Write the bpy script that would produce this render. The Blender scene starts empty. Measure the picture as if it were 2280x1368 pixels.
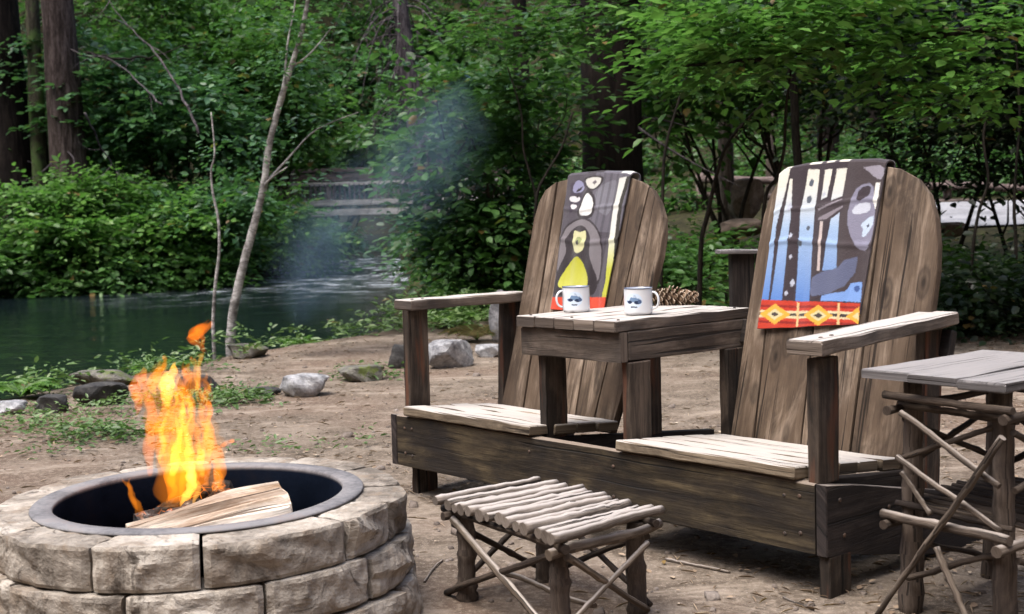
import bpy, math, random
import numpy as np
from mathutils import Vector, Matrix, Euler
from math import sin, cos, pi, radians

# ------------------------------------------------------------------ camera, world, sun, exposure
sc = bpy.context.scene
COL = sc.collection
F_PX, PITCH, CAM_H, ROLL = 2747.6, 0.0682, 1.0291, 0.0287
cam_data = bpy.data.cameras.new("camera")
cam = bpy.data.objects.new("camera", cam_data)
COL.objects.link(cam)
cam_data.sensor_width = 36.0
cam_data.lens = 36.0 * F_PX / 2280.0
cam_data.clip_start = 0.05
cam_data.clip_end = 2000
cam_data.dof.use_dof = True
cam_data.dof.focus_distance = 4.1
cam_data.dof.aperture_fstop = 6.3
_right = Vector((1, 0, 0)); _up = Vector((0, sin(PITCH), cos(PITCH))); _fwd = Vector((0, cos(PITCH), -sin(PITCH)))
_r = _right * cos(ROLL) - _up * sin(ROLL)
_u = _right * sin(ROLL) + _up * cos(ROLL)
cam.matrix_world = Matrix(((_r.x, _u.x, -_fwd.x, 0), (_r.y, _u.y, -_fwd.y, 0), (_r.z, _u.z, -_fwd.z, CAM_H), (0, 0, 0, 1)))
sc.camera = cam

SUN_EL, SUN_AZ = radians(68), radians(-128)      # azimuth measured from +Y (away from the camera) towards +X
world = bpy.data.worlds.new("World"); sc.world = world
world.use_nodes = True
wn = world.node_tree.nodes; wl = world.node_tree.links
sky = wn.new("ShaderNodeTexSky"); sky.sky_type = 'NISHITA'; sky.sun_disc = False
sky.sun_elevation = SUN_EL; sky.sun_rotation = SUN_AZ; sky.air_density = 1.0; sky.dust_density = 4.0; sky.ozone_density = 1.0
bg = wn["Background"]; bg.inputs[1].default_value = 0.14
wl.new(sky.outputs[0], bg.inputs[0])
sun_d = bpy.data.lights.new("sun", 'SUN'); sun_d.energy = 1.8; sun_d.angle = radians(42); sun_d.color = (1.0, 0.97, 0.93)
sun = bpy.data.objects.new("sun", sun_d); COL.objects.link(sun)
_sd = Vector((sin(SUN_AZ) * cos(SUN_EL), cos(SUN_AZ) * cos(SUN_EL), sin(SUN_EL)))
sun.rotation_euler = _sd.to_track_quat('Z', 'Y').to_euler()
sc.view_settings.view_transform = 'Standard'; sc.view_settings.look = 'None'
sc.view_settings.exposure = 1.38; sc.view_settings.gamma = 1.0
cy = sc.cycles
cy.use_denoising = True; cy.sample_clamp_direct = 2.6; cy.sample_clamp_indirect = 3.0
cy.max_bounces = 7; cy.diffuse_bounces = 3; cy.glossy_bounces = 3; cy.transmission_bounces = 4
cy.transparent_max_bounces = 8; cy.volume_bounces = 0
cy.caustics_reflective = False; cy.caustics_refractive = False
cy.volume_step_rate = 1.0; cy.volume_max_steps = 128
sc.render.film_transparent = False

rng = np.random.default_rng(7)
random.seed(7)

def srgb(r, g, b):
    def f(c):
        c /= 255.0
        return c / 12.92 if c <= 0.04045 else ((c + 0.055) / 1.055) ** 2.4
    return (f(r), f(g), f(b))

def at(px, py, Y):
    """world point at depth Y for a point given in photograph pixels"""
    a, b = px - 1140, 684 - py
    X = a * cos(ROLL) + b * sin(ROLL); W = -a * sin(ROLL) + b * cos(ROLL)
    d = (X / F_PX, cos(PITCH) + W * sin(PITCH) / F_PX, -sin(PITCH) + W * cos(PITCH) / F_PX)
    t = Y / d[1]
    return Vector((d[0] * t, Y, CAM_H + d[2] * t))

# ------------------------------------------------------------------ object helpers
def tag(o, label=None, cat=None, group=None, kind=None):
    if label: o["label"] = label
    if cat: o["category"] = cat
    if group: o["group"] = group
    if kind: o["kind"] = kind
    return o

def empty(name, loc=(0, 0, 0), rz=0.0):
    o = bpy.data.objects.new(name, None); COL.objects.link(o)
    o.location = loc; o.rotation_euler = (0, 0, rz); o.empty_display_size = 0.1
    return o

class MB:
    def __init__(s):
        s.v = []; s.f = []; s.uv = []; s.sm = []; s.mi = []
    def face(s, idx, uvs, smooth=False, mi=0):
        s.f.append(tuple(idx)); s.uv.extend(uvs); s.sm.append(smooth); s.mi.append(mi)
    def tube(s, pts, rad, n=7, cap=True, wob=0.0, rnd=None, smooth=True, flat=1.0, mi=0):
        rnd = rnd or random
        pts = [Vector(p) for p in pts]
        if not hasattr(rad, '__len__'): rad = [rad] * len(pts)
        ref = None; base = len(s.v); L = 0; ru = rnd.random() * 20
        for i, p in enumerate(pts):
            t = (pts[min(i + 1, len(pts) - 1)] - pts[max(i - 1, 0)])
            if t.length < 1e-9: t = Vector((0, 0, 1))
            t.normalize()
            if ref is None:
                ref = Vector((0, 0, 1)) if abs(t.z) < 0.9 else Vector((1, 0, 0))
            b = t.cross(ref).normalized(); ref = b.cross(t).normalized()
            for k in range(n):
                a = 2 * pi * k / n
                r = rad[i] * (1 + wob * (rnd.random() - 0.5) * 2)
                s.v.append(p + (b * cos(a) + ref * sin(a) * flat) * r)
        us = [0]
        for i in range(1, len(pts)): us.append(us[-1] + (pts[i] - pts[i - 1]).length)
        for i in range(len(pts) - 1):
            for k in range(n):
                k2 = (k + 1) % n
                c = 2 * pi * max(rad[i], 1e-4) / n
                s.face((base + i * n + k, base + (i + 1) * n + k, base + (i + 1) * n + k2, base + i * n + k2),
                       ((us[i] + ru, k * c), (us[i + 1] + ru, k * c), (us[i + 1] + ru, (k + 1) * c), (us[i] + ru, (k + 1) * c)), smooth, mi)
        if cap:
            e = base + (len(pts) - 1) * n
            s.face([base + k for k in range(n)], [(0.3 + 0.01 * cos(k), 0.01 * sin(k)) for k in range(n)], False, mi)
            s.face([e + k for k in range(n)][::-1], [(0.3 + 0.01 * cos(k), 0.01 * sin(k)) for k in range(n)], False, mi)
    def board(s, o, X, Z, L, W, T, nseg=6, c=0.004, jit=0.0015, skew=0.0):
        """board from the point o (centre of its start end) along X; W across (Z x X), T along Z"""
        o = Vector(o); X = Vector(X).normalized(); Z = Vector(Z); Z = (Z - X * Z.dot(X)).normalized(); Y = Z.cross(X)
        base = len(s.v); ru = random.random() * 20; rv = random.random() * 20
        prof = [(-W/2 + c, -T/2), (W/2 - c, -T/2), (W/2, -T/2 + c), (W/2, T/2 - c), (W/2 - c, T/2), (-W/2 + c, T/2), (-W/2, T/2 - c), (-W/2, -T/2 + c)]
        ts = [0, c] + [c + (L - 2 * c) * i / nseg for i in range(1, nseg)] + [L - c, L]
        per = [0]
        for i in range(8):
            a, b = prof[i], prof[(i + 1) % 8]; per.append(per[-1] + math.hypot(a[0] - b[0], a[1] - b[1]))
        for j, t in enumerate(ts):
            k = 1.0 if 0 < j < len(ts) - 1 else 0.0
            jy = [(random.random() - .5) * 2 * jit for _ in range(4)]
            for i, (a, b) in enumerate(prof):
                aa = a - (0 if k else math.copysign(c * .6, a)); bb = b - (0 if k else math.copysign(c * .6, b))
                q = i // 2
                s.v.append(o + X * (t + skew * a) + Y * (aa + jy[q]) + Z * (bb + jy[(q + 1) % 4]))
        for j in range(len(ts) - 1):
            for i in range(8):
                i2 = (i + 1) % 8
                s.face((base + j * 8 + i, base + j * 8 + i2, base + (j + 1) * 8 + i2, base + (j + 1) * 8 + i),
                       ((ts[j] + ru, per[i] + rv), (ts[j] + ru, per[i + 1] + rv), (ts[j + 1] + ru, per[i + 1] + rv), (ts[j + 1] + ru, per[i] + rv)))
        e = base + (len(ts) - 1) * 8
        s.face([base + i for i in range(8)][::-1], [(p[0] * .2 + ru, p[1] + rv) for p in prof][::-1])
        s.face([e + i for i in range(8)], [(p[0] * .2 + ru, p[1] + rv) for p in prof])
    def plate(s, outline, o, A, Bv, N, T, c=0.004):
        """closed outline of (a, b) points extruded by T along N; grain along b"""
        o = Vector(o); A = Vector(A); Bv = Vector(Bv); N = Vector(N)
        n = len(outline); base = len(s.v); ru = random.random() * 20; rv = random.random() * 20
        cx = sum(p[0] for p in outline) / n; cb = sum(p[1] for p in outline) / n
        def ins(p, d):
            x, y = p[0] - cx, p[1] - cb; l = math.hypot(x, y) or 1
            return (p[0] - x / l * d, p[1] - y / l * d)
        rings = [(c, 0), (0, c), (0, T - c), (c, T)]
        for d, h in rings:
            for p in outline:
                q = ins(p, d); s.v.append(o + A * q[0] + Bv * q[1] + N * h)
        for r in range(3):
            for i in range(n):
                i2 = (i + 1) % n
                uv = [(outline[i][1] + ru, outline[i][0] + rv + rings[r][1]), (outline[i2][1] + ru, outline[i2][0] + rv + rings[r][1]),
                      (outline[i2][1] + ru, outline[i2][0] + rv + rings[r + 1][1]), (outline[i][1] + ru, outline[i][0] + rv + rings[r + 1][1])]
                s.face((base + r * n + i, base + r * n + i2, base + (r + 1) * n + i2, base + (r + 1) * n + i), uv)
        s.face([base + i for i in range(n)][::-1], [(p[1] + ru, p[0] + rv) for p in outline][::-1])
        s.face([base + 3 * n + i for i in range(n)], [(p[1] + ru, p[0] + rv) for p in outline])
    def build(s, name, mat, parent=None):
        me = bpy.data.meshes.new(name)
        me.from_pydata([tuple(v) for v in s.v], [], s.f)
        uvl = me.uv_layers.new(name="UVMap")
        uvl.data.foreach_set("uv", [c for uv in s.uv for c in uv])
        me.polygons.foreach_set("use_smooth", s.sm)
        for m in (mat if isinstance(mat, (list, tuple)) else [mat]): me.materials.append(m)
        me.polygons.foreach_set("material_index", s.mi)
        me.validate(); me.update()
        o = bpy.data.objects.new(name, me); COL.objects.link(o)
        if parent: o.parent = parent
        return o

def np_mesh(name, verts, quads, mat, parent=None, smooth=False, tris=None):
    """big mesh from numpy arrays"""
    me = bpy.data.meshes.new(name)
    me.vertices.add(len(verts)); me.vertices.foreach_set("co", np.ascontiguousarray(verts, dtype=np.float32).ravel())
    nq = len(quads)
    me.loops.add(nq * 4); me.polygons.add(nq)
    me.loops.foreach_set("vertex_index", np.ascontiguousarray(quads, dtype=np.int32).ravel())
    me.polygons.foreach_set("loop_start", np.arange(0, nq * 4, 4, dtype=np.int32))
    me.polygons.foreach_set("loop_total", np.full(nq, 4, dtype=np.int32))
    if smooth: me.polygons.foreach_set("use_smooth", np.ones(nq, dtype=bool))
    me.materials.append(mat)
    me.update(calc_edges=True); me.validate()
    o = bpy.data.objects.new(name, me); COL.objects.link(o)
    if parent: o.parent = parent
    return o

# ------------------------------------------------------------------ materials
def new_mat(name):
    m = bpy.data.materials.new(name); m.use_nodes = True
    nt = m.node_tree; nt.nodes.clear()
    out = nt.nodes.new("ShaderNodeOutputMaterial")
    return m, nt, out

class NT:
    """tiny node-building helper"""
    def __init__(s, nt): s.nt = nt
    def n(s, t, **kw):
        nd = s.nt.nodes.new(t)
        for k, v in kw.items():
            if k.startswith("i_"):
                nd.inputs[int(k[2:]) if k[2:].isdigit() else k[2:].replace("_", " ")].default_value = v
            else: setattr(nd, k, v)
        return nd
    def l(s, a, b): s.nt.links.new(a, b)
    def math(s, op, a, b=None, c=None, clamp=False):
        nd = s.nt.nodes.new("ShaderNodeMath"); nd.operation = op; nd.use_clamp = clamp
        for i, x in enumerate((a, b, c)):
            if x is None: continue
            if isinstance(x, (int, float)): nd.inputs[i].default_value = x
            else: s.nt.links.new(x, nd.inputs[i])
        return nd.outputs[0]
    def ramp(s, fac, stops, interp='LINEAR'):
        nd = s.nt.nodes.new("ShaderNodeValToRGB"); nd.color_ramp.interpolation = interp
        el = nd.color_ramp.elements
        while len(el) < len(stops): el.new(0.5)
        for e, (p, c) in zip(el, stops):
            e.position = p; e.color = (*c, 1) if len(c) == 3 else c
        if fac is not None: s.nt.links.new(fac, nd.inputs[0])
        return nd.outputs[0]
    def mix(s, fac, a, b, mode='MIX'):
        nd = s.nt.nodes.new("ShaderNodeMix"); nd.data_type = 'RGBA'; nd.blend_type = mode
        for sock, x in ((nd.inputs[0], fac), (nd.inputs[6], a), (nd.inputs[7], b)):
            if isinstance(x, (int, float)): sock.default_value = x
            elif isinstance(x, tuple): sock.default_value = (*x, 1) if len(x) == 3 else x
            else: s.nt.links.new(x, sock)
        return nd.outputs[2]
    def noise(s, vec, scale, detail=4, rough=0.6, dist=0.0):
        nd = s.n("ShaderNodeTexNoise"); nd.inputs["Scale"].default_value = scale
        nd.inputs["Detail"].default_value = detail; nd.inputs["Roughness"].default_value = rough
        nd.inputs["Distortion"].default_value = dist
        if vec is not None: s.l(vec, nd.inputs["Vector"])
        return nd.outputs["Fac"]
    def mapping(s, vec, scale=(1, 1, 1), rot=(0, 0, 0), loc=(0, 0, 0)):
        nd = s.n("ShaderNodeMapping"); nd.inputs["Scale"].default_value = scale
        nd.inputs["Rotation"].default_value = rot; nd.inputs["Location"].default_value = loc
        s.l(vec, nd.inputs["Vector"]); return nd.outputs[0]
    def bump(s, h, strength, dist=0.01, normal=None):
        nd = s.n("ShaderNodeBump"); nd.inputs["Strength"].default_value = strength; nd.inputs["Distance"].default_value = dist
        s.l(h, nd.inputs["Height"])
        if normal is not None: s.l(normal, nd.inputs["Normal"])
        return nd.outputs[0]
    def bsdf(s, out, col, rough=0.8, spec=0.3, normal=None):
        b = s.n("ShaderNodeBsdfPrincipled")
        if isinstance(col, tuple): b.inputs["Base Color"].default_value = (*col, 1)
        else: s.l(col, b.inputs["Base Color"])
        if isinstance(rough, (int, float)): b.inputs["Roughness"].default_value = rough
        else: s.l(rough, b.inputs["Roughness"])
        b.inputs["Specular IOR Level"].default_value = spec
        if normal is not None: s.l(normal, b.inputs["Normal"])
        if out is not None: s.l(b.outputs[0], out.inputs["Surface"])
        return b

def wood(name, dark, mid, light, bleach_lit=None, stain=None, knots=0.5, gscale=26, rough=0.75, warm=None):
    """weathered board: grain along u of the UV map, each board its own tone; upward faces silvered and lightened as if sky-lit"""
    m, nt, out = new_mat(name); g = NT(nt)
    uv = g.n("ShaderNodeUVMap").outputs[0]
    geo = g.n("ShaderNodeNewGeometry")
    isl = geo.outputs["Random Per Island"]
    grain = g.noise(g.mapping(uv, (1.6, gscale, 1)), 2.2, 7, 0.68, 0.6)
    streak = g.noise(g.mapping(uv, (1.1, 9, 1), loc=(3, 7, 0)), 2.0, 4, 0.6, 0.3)
    fine = g.noise(g.mapping(uv, (5, gscale * 5, 1)), 2.0, 5, 0.7)
    patch = g.noise(g.mapping(uv, (2.2, 4.5, 1), loc=(11, 2, 0)), 1.6, 5, 0.6, 0.4)
    f = g.math('ADD', g.math('MULTIPLY', grain, 0.55), g.math('MULTIPLY', streak, 0.45))
    f = g.math('ADD', f, g.math('MULTIPLY', g.math('SUBTRACT', isl, 0.5), 0.14))
    col = g.ramp(f, [(0.36, dark), (0.49, mid), (0.63, light)])
    worn = g.noise(g.mapping(uv, (1.3, 3.0, 1), loc=(1, 5, 0)), 2.1, 6, 0.7, 0.5)
    col = g.mix(g.ramp(worn, [(0.40, (0.75, 0.75, 0.75)), (0.54, (0, 0, 0))]), col, dark)
    col = g.mix(g.ramp(worn, [(0.55, (0, 0, 0)), (0.70, (0.55, 0.55, 0.55))]), col, light)
    col = g.mix(g.math('MULTIPLY', g.math('SUBTRACT', fine, 0.45), 0.5, clamp=True), col, tuple(c * 0.35 for c in dark))
    if stain:
        col = g.mix(g.ramp(patch, [(0.42, (0, 0, 0)), (0.62, (0.85, 0.85, 0.85))]), col, stain)
    if warm:
        wp = g.noise(g.mapping(uv, (1.4, 14, 1), loc=(5, 9, 0)), 1.8, 3, 0.5)
        col = g.mix(g.ramp(wp, [(0.55, (0, 0, 0)), (0.68, (0.8, 0.8, 0.8))]), col, warm)
    if knots:
        vo = g.n("ShaderNodeTexVoronoi"); vo.inputs["Scale"].default_value = 1.0
        g.l(g.mapping(uv, (4.2, 10.0, 1)), vo.inputs["Vector"])
        kd = g.ramp(vo.outputs["Distance"], [(0.04, (1, 1, 1)), (0.12, (0.35, 0.35, 0.35)), (0.20, (0.6, 0.6, 0.6)), (0.26, (0, 0, 0))])
        col = g.mix(g.math('MULTIPLY', kd, knots), col, tuple(c * 0.45 for c in dark))
    if bleach_lit:
        sep = g.n("ShaderNodeSeparateXYZ"); g.l(geo.outputs["Normal"], sep.inputs[0])
        up = g.math('MULTIPLY', g.ramp(sep.outputs["Z"], [(0.55, (0, 0, 0)), (0.9, (1, 1, 1))]), g.math('ADD', 0.58, g.math('MULTIPLY', grain, 0.6)), clamp=True)
        col = g.mix(up, col, bleach_lit)  # silvering plus the sky light on top faces, put into the colour
    crack = g.ramp(g.noise(g.mapping(uv, (0.7, gscale * 1.4, 1), loc=(2, 4, 0)), 1.5, 3, 0.5, 0.8), [(0.33, (0, 0, 0)), (0.375, (1, 1, 1))])
    col = g.mix(g.math('MULTIPLY', g.math('SUBTRACT', 1.0, crack), 0.9), col, tuple(c * 0.3 for c in dark))
    h = g.math('ADD', g.math('MULTIPLY', grain, 0.6), g.math('ADD', g.math('MULTIPLY', fine, 0.4), g.math('MULTIPLY', crack, 0.6)))
    g.bsdf(out, col, rough, 0.25, g.bump(h, 0.9, 0.006))
    return m

def bark(name, dark, light, vs=6.0, hs=14.0, bump=0.9, moss=None, moss_amt=0.5, rough=0.9):
    m, nt, out = new_mat(name); g = NT(nt)
    tc = g.n("ShaderNodeTexCoord").outputs["Object"]
    v = g.mapping(tc, (hs, hs, vs * 0.25))
    ridge = g.noise(v, 1.0, 7, 0.65, 0.8)
    fine = g.noise(g.mapping(tc, (hs * 4, hs * 4, vs * 2)), 1.0, 4, 0.7)
    f = g.math('ADD', g.math('MULTIPLY', ridge, 0.7), g.math('MULTIPLY', fine, 0.3))
    col = g.ramp(f, [(0.36, tuple(c * 0.35 for c in dark)), (0.48, dark), (0.62, light)])
    if moss:
        mn = g.noise(tc, 2.2, 5, 0.65)
        col = g.mix(g.ramp(mn, [(0.62 - moss_amt * 0.3, (0, 0, 0)), (0.72 - moss_amt * 0.2, (0.9, 0.9, 0.9))]), col, moss)
    g.bsdf(out, col, rough, 0.15, g.bump(f, bump, 0.03))
    return m

def leafmat(name, a, b, c=None, trans=0.38, rough=0.42, spec=0.45):
    """leaf: tone differs from leaf to leaf and from clump to clump"""
    m, nt, out = new_mat(name); g = NT(nt)
    geo = g.n("ShaderNodeNewGeometry")
    tc = g.n("ShaderNodeTexCoord").outputs["Object"]
    cl = g.noise(tc, 0.9, 4, 0.6)
    ri = geo.outputs["Random Per Island"]
    f = g.math('ADD', g.math('MULTIPLY', ri, 0.55), g.math('MULTIPLY', g.math('SUBTRACT', cl, 0.36), 1.5), clamp=True)
    stops = [(0.12, a), (0.62, b)] + ([(0.97, c)] if c else [])
    col = g.ramp(f, stops)
    col = g.mix(g.math('GREATER_THAN', ri, 0.985), col, (0.16, 0.10, 0.03))
    p = g.bsdf(None, col, rough, spec)
    tr = g.n("ShaderNodeBsdfTranslucent"); tcol = g.mix(0.5, col, (0.085, 0.24, 0.03), 'MIX'); g.l(tcol, tr.inputs[0])
    mx = g.n("ShaderNodeMixShader"); mx.inputs[0].default_value = trans
    g.l(p.outputs[0], mx.inputs[1]); g.l(tr.outputs[0], mx.inputs[2]); g.l(mx.outputs[0], out.inputs["Surface"])
    return m

M = {}
M['beam'] = wood('oiled_dark_wood', (0.008, 0.006, 0.004), (0.042, 0.031, 0.018), (0.108, 0.082, 0.047), stain=(0.014, 0.011, 0.010), knots=0.5, gscale=18, bleach_lit=(0.25, 0.2, 0.16))
M['side'] = wood('blackened_wood', (0.010, 0.008, 0.008), (0.026, 0.020, 0.019), (0.06, 0.047, 0.042), knots=0.3, bleach_lit=(0.20, 0.17, 0.15))
M['back'] = wood('grey_brown_wood', (0.032, 0.021, 0.014), (0.112, 0.079, 0.054), (0.29, 0.222, 0.166), stain=(0.082, 0.055, 0.036), knots=0.9, gscale=22)
M['post'] = wood('red_brown_wood', (0.014, 0.011, 0.009), (0.050, 0.037, 0.028), (0.115, 0.086, 0.066), warm=(0.13, 0.05, 0.026), knots=0.4, gscale=24)
M['silver'] = wood('silvered_wood', (0.070, 0.052, 0.040), (0.16, 0.125, 0.10), (0.30, 0.25, 0.21), bleach_lit=(0.46, 0.425, 0.39), stain=(0.05, 0.042, 0.038), knots=0.35, gscale=24)
M['seat'] = wood('sun_bleached_wood', (0.06, 0.044, 0.03), (0.15, 0.115, 0.078), (0.28, 0.225, 0.16), bleach_lit=(0.47, 0.435, 0.40), knots=0.3, gscale=24)
M['apron'] = wood('dull_grey_wood', (0.040, 0.030, 0.024), (0.10, 0.077, 0.060), (0.20, 0.16, 0.13), knots=0.6, gscale=26, stain=(0.05, 0.04, 0.034))
def iron_material():
    m, nt, out = new_mat('rusty_iron'); g = NT(nt)
    tc = g.n('ShaderNodeTexCoord').outputs['Object']
    g.bsdf(out, g.ramp(g.noise(tc, 90, 3), [(0.4, (0.03, 0.026, 0.025)), (0.65, (0.10, 0.06, 0.04))]), 0.7, 0.4); return m
M['iron'] = iron_material()
M['dwood'] = wood('near_black_wood', (0.008, 0.006, 0.006), (0.020, 0.015, 0.013), (0.045, 0.036, 0.03), knots=0.2)  # near-black brown for rails, crossbar and stand posts
M['slate'] = wood('grey_plank_wood', (0.06, 0.055, 0.055), (0.13, 0.12, 0.12), (0.25, 0.235, 0.23), bleach_lit=(0.255, 0.24, 0.235), knots=0.3, gscale=30)
M['twig'] = wood('peeled_twig', (0.05, 0.036, 0.026), (0.125, 0.094, 0.068), (0.26, 0.21, 0.165), knots=0.5, gscale=40, bleach_lit=(0.42, 0.37, 0.33))
M['twigmid'] = wood('weathered_twig', (0.030, 0.022, 0.017), (0.085, 0.064, 0.049), (0.18, 0.145, 0.115), knots=0.5, gscale=40, bleach_lit=(0.30, 0.26, 0.23))
M['twigseat'] = wood('silvered_twig', (0.07, 0.055, 0.044), (0.17, 0.14, 0.115), (0.33, 0.28, 0.24), knots=0.4, gscale=40, bleach_lit=(0.42, 0.38, 0.35))
M['twiglog'] = wood('barked_log_leg', (0.022, 0.016, 0.013), (0.066, 0.049, 0.039), (0.14, 0.11, 0.088), knots=0.4, gscale=34)
M['twigdark'] = wood('dark_twig', (0.016, 0.011, 0.009), (0.048, 0.034, 0.025), (0.11, 0.084, 0.063), knots=0.4, gscale=40)
M['bridge'] = wood('bridge_timber', (0.05, 0.034, 0.03), (0.15, 0.11, 0.10), (0.27, 0.215, 0.20), knots=0.1, gscale=14)
M['bridgepale'] = wood('pale_timber', (0.36, 0.33, 0.31), (0.58, 0.54, 0.50), (0.74, 0.71, 0.67), knots=0.1, gscale=14)

# ------------------------------------------------------------------ terrain, river, road
RIVER = np.array([(-60, -6), (-30, 1), (-14, 4.0), (-6, 6.4), (-3.75, 7.9), (-3.0, 9.2), (-2.45, 10.3), (-1.7, 11.2), (-1.25, 12.4), (-1.35, 15), (-1.7, 19),
                  (-2.4, 30), (-3.4, 36), (-3.6, 42), (-4.6, 52), (-6, 75), (-11, 75), (-9.5, 52), (-7.6, 42), (-6.6, 36), (-6.4, 31), (-7.2, 28.6), (-8.6, 29.2), (-10, 28.0), (-11.5, 28.7), (-13.5, 27.4), (-16, 28.0), (-19, 26.6), (-30, 26.5), (-60, 26)])
def poly_sd(x, y, P):
    """signed distance to a polygon, positive inside"""
    d = np.full(x.shape, 1e9); ins = np.zeros(x.shape, bool)
    n = len(P)
    for i in range(n):
        a, b = P[i], P[(i + 1) % n]
        e = b - a; wx, wy = x - a[0], y - a[1]
        t = np.clip((wx * e[0] + wy * e[1]) / (e @ e), 0, 1)
        d = np.minimum(d, np.hypot(wx - t * e[0], wy - t * e[1]))
        c = (a[1] > y) != (b[1] > y)
        with np.errstate(divide='ignore', invalid='ignore'):
            xx = (b[0] - a[0]) * (y - a[1]) / (b[1] - a[1] + 1e-12) + a[0]
        ins ^= c & (x < xx)
    return np.where(ins, d, -d)
_W = [(rng.uniform(0, 6.28), rng.uniform(0, 6.28), rng.uniform(0, 6.28)) for _ in range(40)]
def vnoise(x, y, scale, seed=0, octs=4):
    r = np.zeros(np.shape(x)); amp = 1; s = scale; tot = 0
    for o in range(octs):
        for k in range(3):
            a, p, q = _W[(seed * 7 + o * 3 + k) % 40]
            r = r + amp * np.sin((np.cos(a) * x + np.sin(a) * y) * s + p + 1.3 * np.sin((np.cos(q) * x + np.sin(q) * y) * s * 0.7 + a)) / 3
        tot += amp; amp *= 0.5; s *= 2.1
    return r / tot
def sstep(a, b, v):
    t = np.clip((v - a) / (b - a), 0, 1); return t * t * (3 - 2 * t)
def water_z(x, y):
    return -0.36 + 0.12 * sstep(22, 30, y) + 0.34 * sstep(32.5, 36.5, y) + 0.5 * sstep(38, 60, y)
def ground_z(x, y):
    x = np.asarray(x, float); y = np.asarray(y, float)
    sd = poly_sd(x, y, RIVER) + 0.22 * vnoise(x, y, 2.2, 1, 3)
    base = 0.012 * vnoise(x, y, 1.6, 2) + 0.0
    base = base + 0.07 * sstep(8.0, 10.5, y) * (0.5 + 0.5 * vnoise(x, y, 1.1, 4, 3)) * sstep(-6, -1, x)
    base = base + np.clip(0.085 * (y - 12.5), 0, None) * sstep(-1.0, 4.5, x)
    base = base + sstep(27, 33, y) * sstep(-5.5, -8, x) * (0.45 + 0.05 * np.clip(y - 30, 0, 40))
    base = base + sstep(33, 44, y) * 0.8
    hill = np.clip(y - 46, 0, 45) * 0.62 + np.clip(np.abs(x) - 26, 0, 60) * 0.55 + np.clip(-y - 6, 0, 40) * 1.0 + np.clip(np.abs(x) - 12, 0, 30) * 0.9 * sstep(5, -1, y) * sstep(-60, -6, y)  # slopes behind and beside the camera added, unseen, to block low sky light
    base = base + hill + sstep(0, 10, hill) * 0.8 * vnoise(x, y, 0.25, 3)
    bank = sstep(0.45, -0.35, sd)
    wz = water_z(x, y)
    bed = wz - 0.35 - 0.25 * sstep(0.4, 2.5, sd)
    # the river cuts through the slopes it crosses
    near = sstep(-9, -1, sd) * sstep(38, 46, y)
    base = base * (1 - near) + np.minimum(base, wz + 0.7 + 0.1 * vnoise(x, y, 2, 5)) * near
    return bed * (1 - bank) + base * bank
def gz(x, y): return float(ground_z(np.array([x]), np.array([y]))[0])

def grid_sheet(name, xs, ys, zf, mat, mask=None):
    X, Y = np.meshgrid(xs, ys); Z = zf(X, Y)
    v = np.stack([X, Y, Z], -1).reshape(-1, 3)
    nx, ny = len(xs), len(ys)
    i = np.arange(ny - 1)[:, None] * nx + np.arange(nx - 1)[None]
    q = np.stack([i, i + 1, i + nx + 1, i + nx], -1).reshape(-1, 4)
    if mask is not None:
        mk = mask(X, Y).reshape(-1)
        q = q[mk[q].any(1)]
    return np_mesh(name, v, q, mat, smooth=True)

def dirt_material():
    m, nt, out = new_mat('packed_dirt'); g = NT(nt)
    tc = g.n("ShaderNodeTexCoord").outputs["Object"]
    big = g.noise(tc, 0.55, 5, 0.6); med = g.noise(tc, 3.2, 6, 0.65, 0.4); fine = g.noise(tc, 38, 6, 0.72); grit = g.noise(tc, 160, 3, 0.7)
    col = g.ramp(med, [(0.30, (0.060, 0.045, 0.033)), (0.5, (0.126, 0.100, 0.077)), (0.70, (0.235, 0.193, 0.155))])
    col = g.mix(g.ramp(big, [(0.46, (0, 0, 0)), (0.60, (0.8, 0.8, 0.8))]), col, (0.125, 0.085, 0.063))
    col = g.mix(g.ramp(g.noise(g.mapping(tc, (1, 2.2, 1), loc=(4, 9, 0)), 1.7, 6, 0.7, 0.6), [(0.54, (0, 0, 0)), (0.66, (0.7, 0.7, 0.7))]), col, (0.33, 0.275, 0.222))
    col = g.mix(g.ramp(fine, [(0.50, (0, 0, 0)), (0.64, (0.75, 0.75, 0.75))]), col, (0.27, 0.22, 0.175))
    col = g.mix(g.ramp(fine, [(0.28, (0.85, 0.85, 0.85)), (0.42, (0, 0, 0))]), col, (0.065, 0.045, 0.033))
    col = g.mix(g.ramp(grit, [(0.58, (0, 0, 0)), (0.72, (0.6, 0.6, 0.6))]), col, (0.48, 0.42, 0.36))
    # forest floor away from the trodden clearing
    sep = g.n("ShaderNodeSeparateXYZ"); g.l(tc, sep.inputs[0])
    wy = g.math('ADD', sep.outputs["Y"], g.math('MULTIPLY', g.math('SUBTRACT', big, 0.5), 6.0))
    far = g.ramp(g.math('DIVIDE', wy, 40.0), [(0.27, (0, 0, 0)), (0.35, (1, 1, 1))])
    floor_c = g.ramp(med, [(0.35, (0.012, 0.012, 0.006)), (0.55, (0.035, 0.032, 0.016)), (0.7, (0.05, 0.055, 0.018))])
    col = g.mix(far, col, floor_c)
    h = g.math('ADD', g.math('MULTIPLY', med, 0.5), g.math('ADD', g.math('MULTIPLY', fine, 0.3), g.math('MULTIPLY', grit, 0.12)))
    g.bsdf(out, col, 0.95, 0.1, g.bump(h, 0.9, 0.03))
    return m
M['dirt'] = dirt_material()
xs = np.unique(np.concatenate([np.arange(-90, -14, 2.0), np.arange(-14, -5, 0.5), np.arange(-5, 5, 0.10), np.arange(5, 14, 0.5), np.arange(14, 91, 2.0)]))
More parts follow.
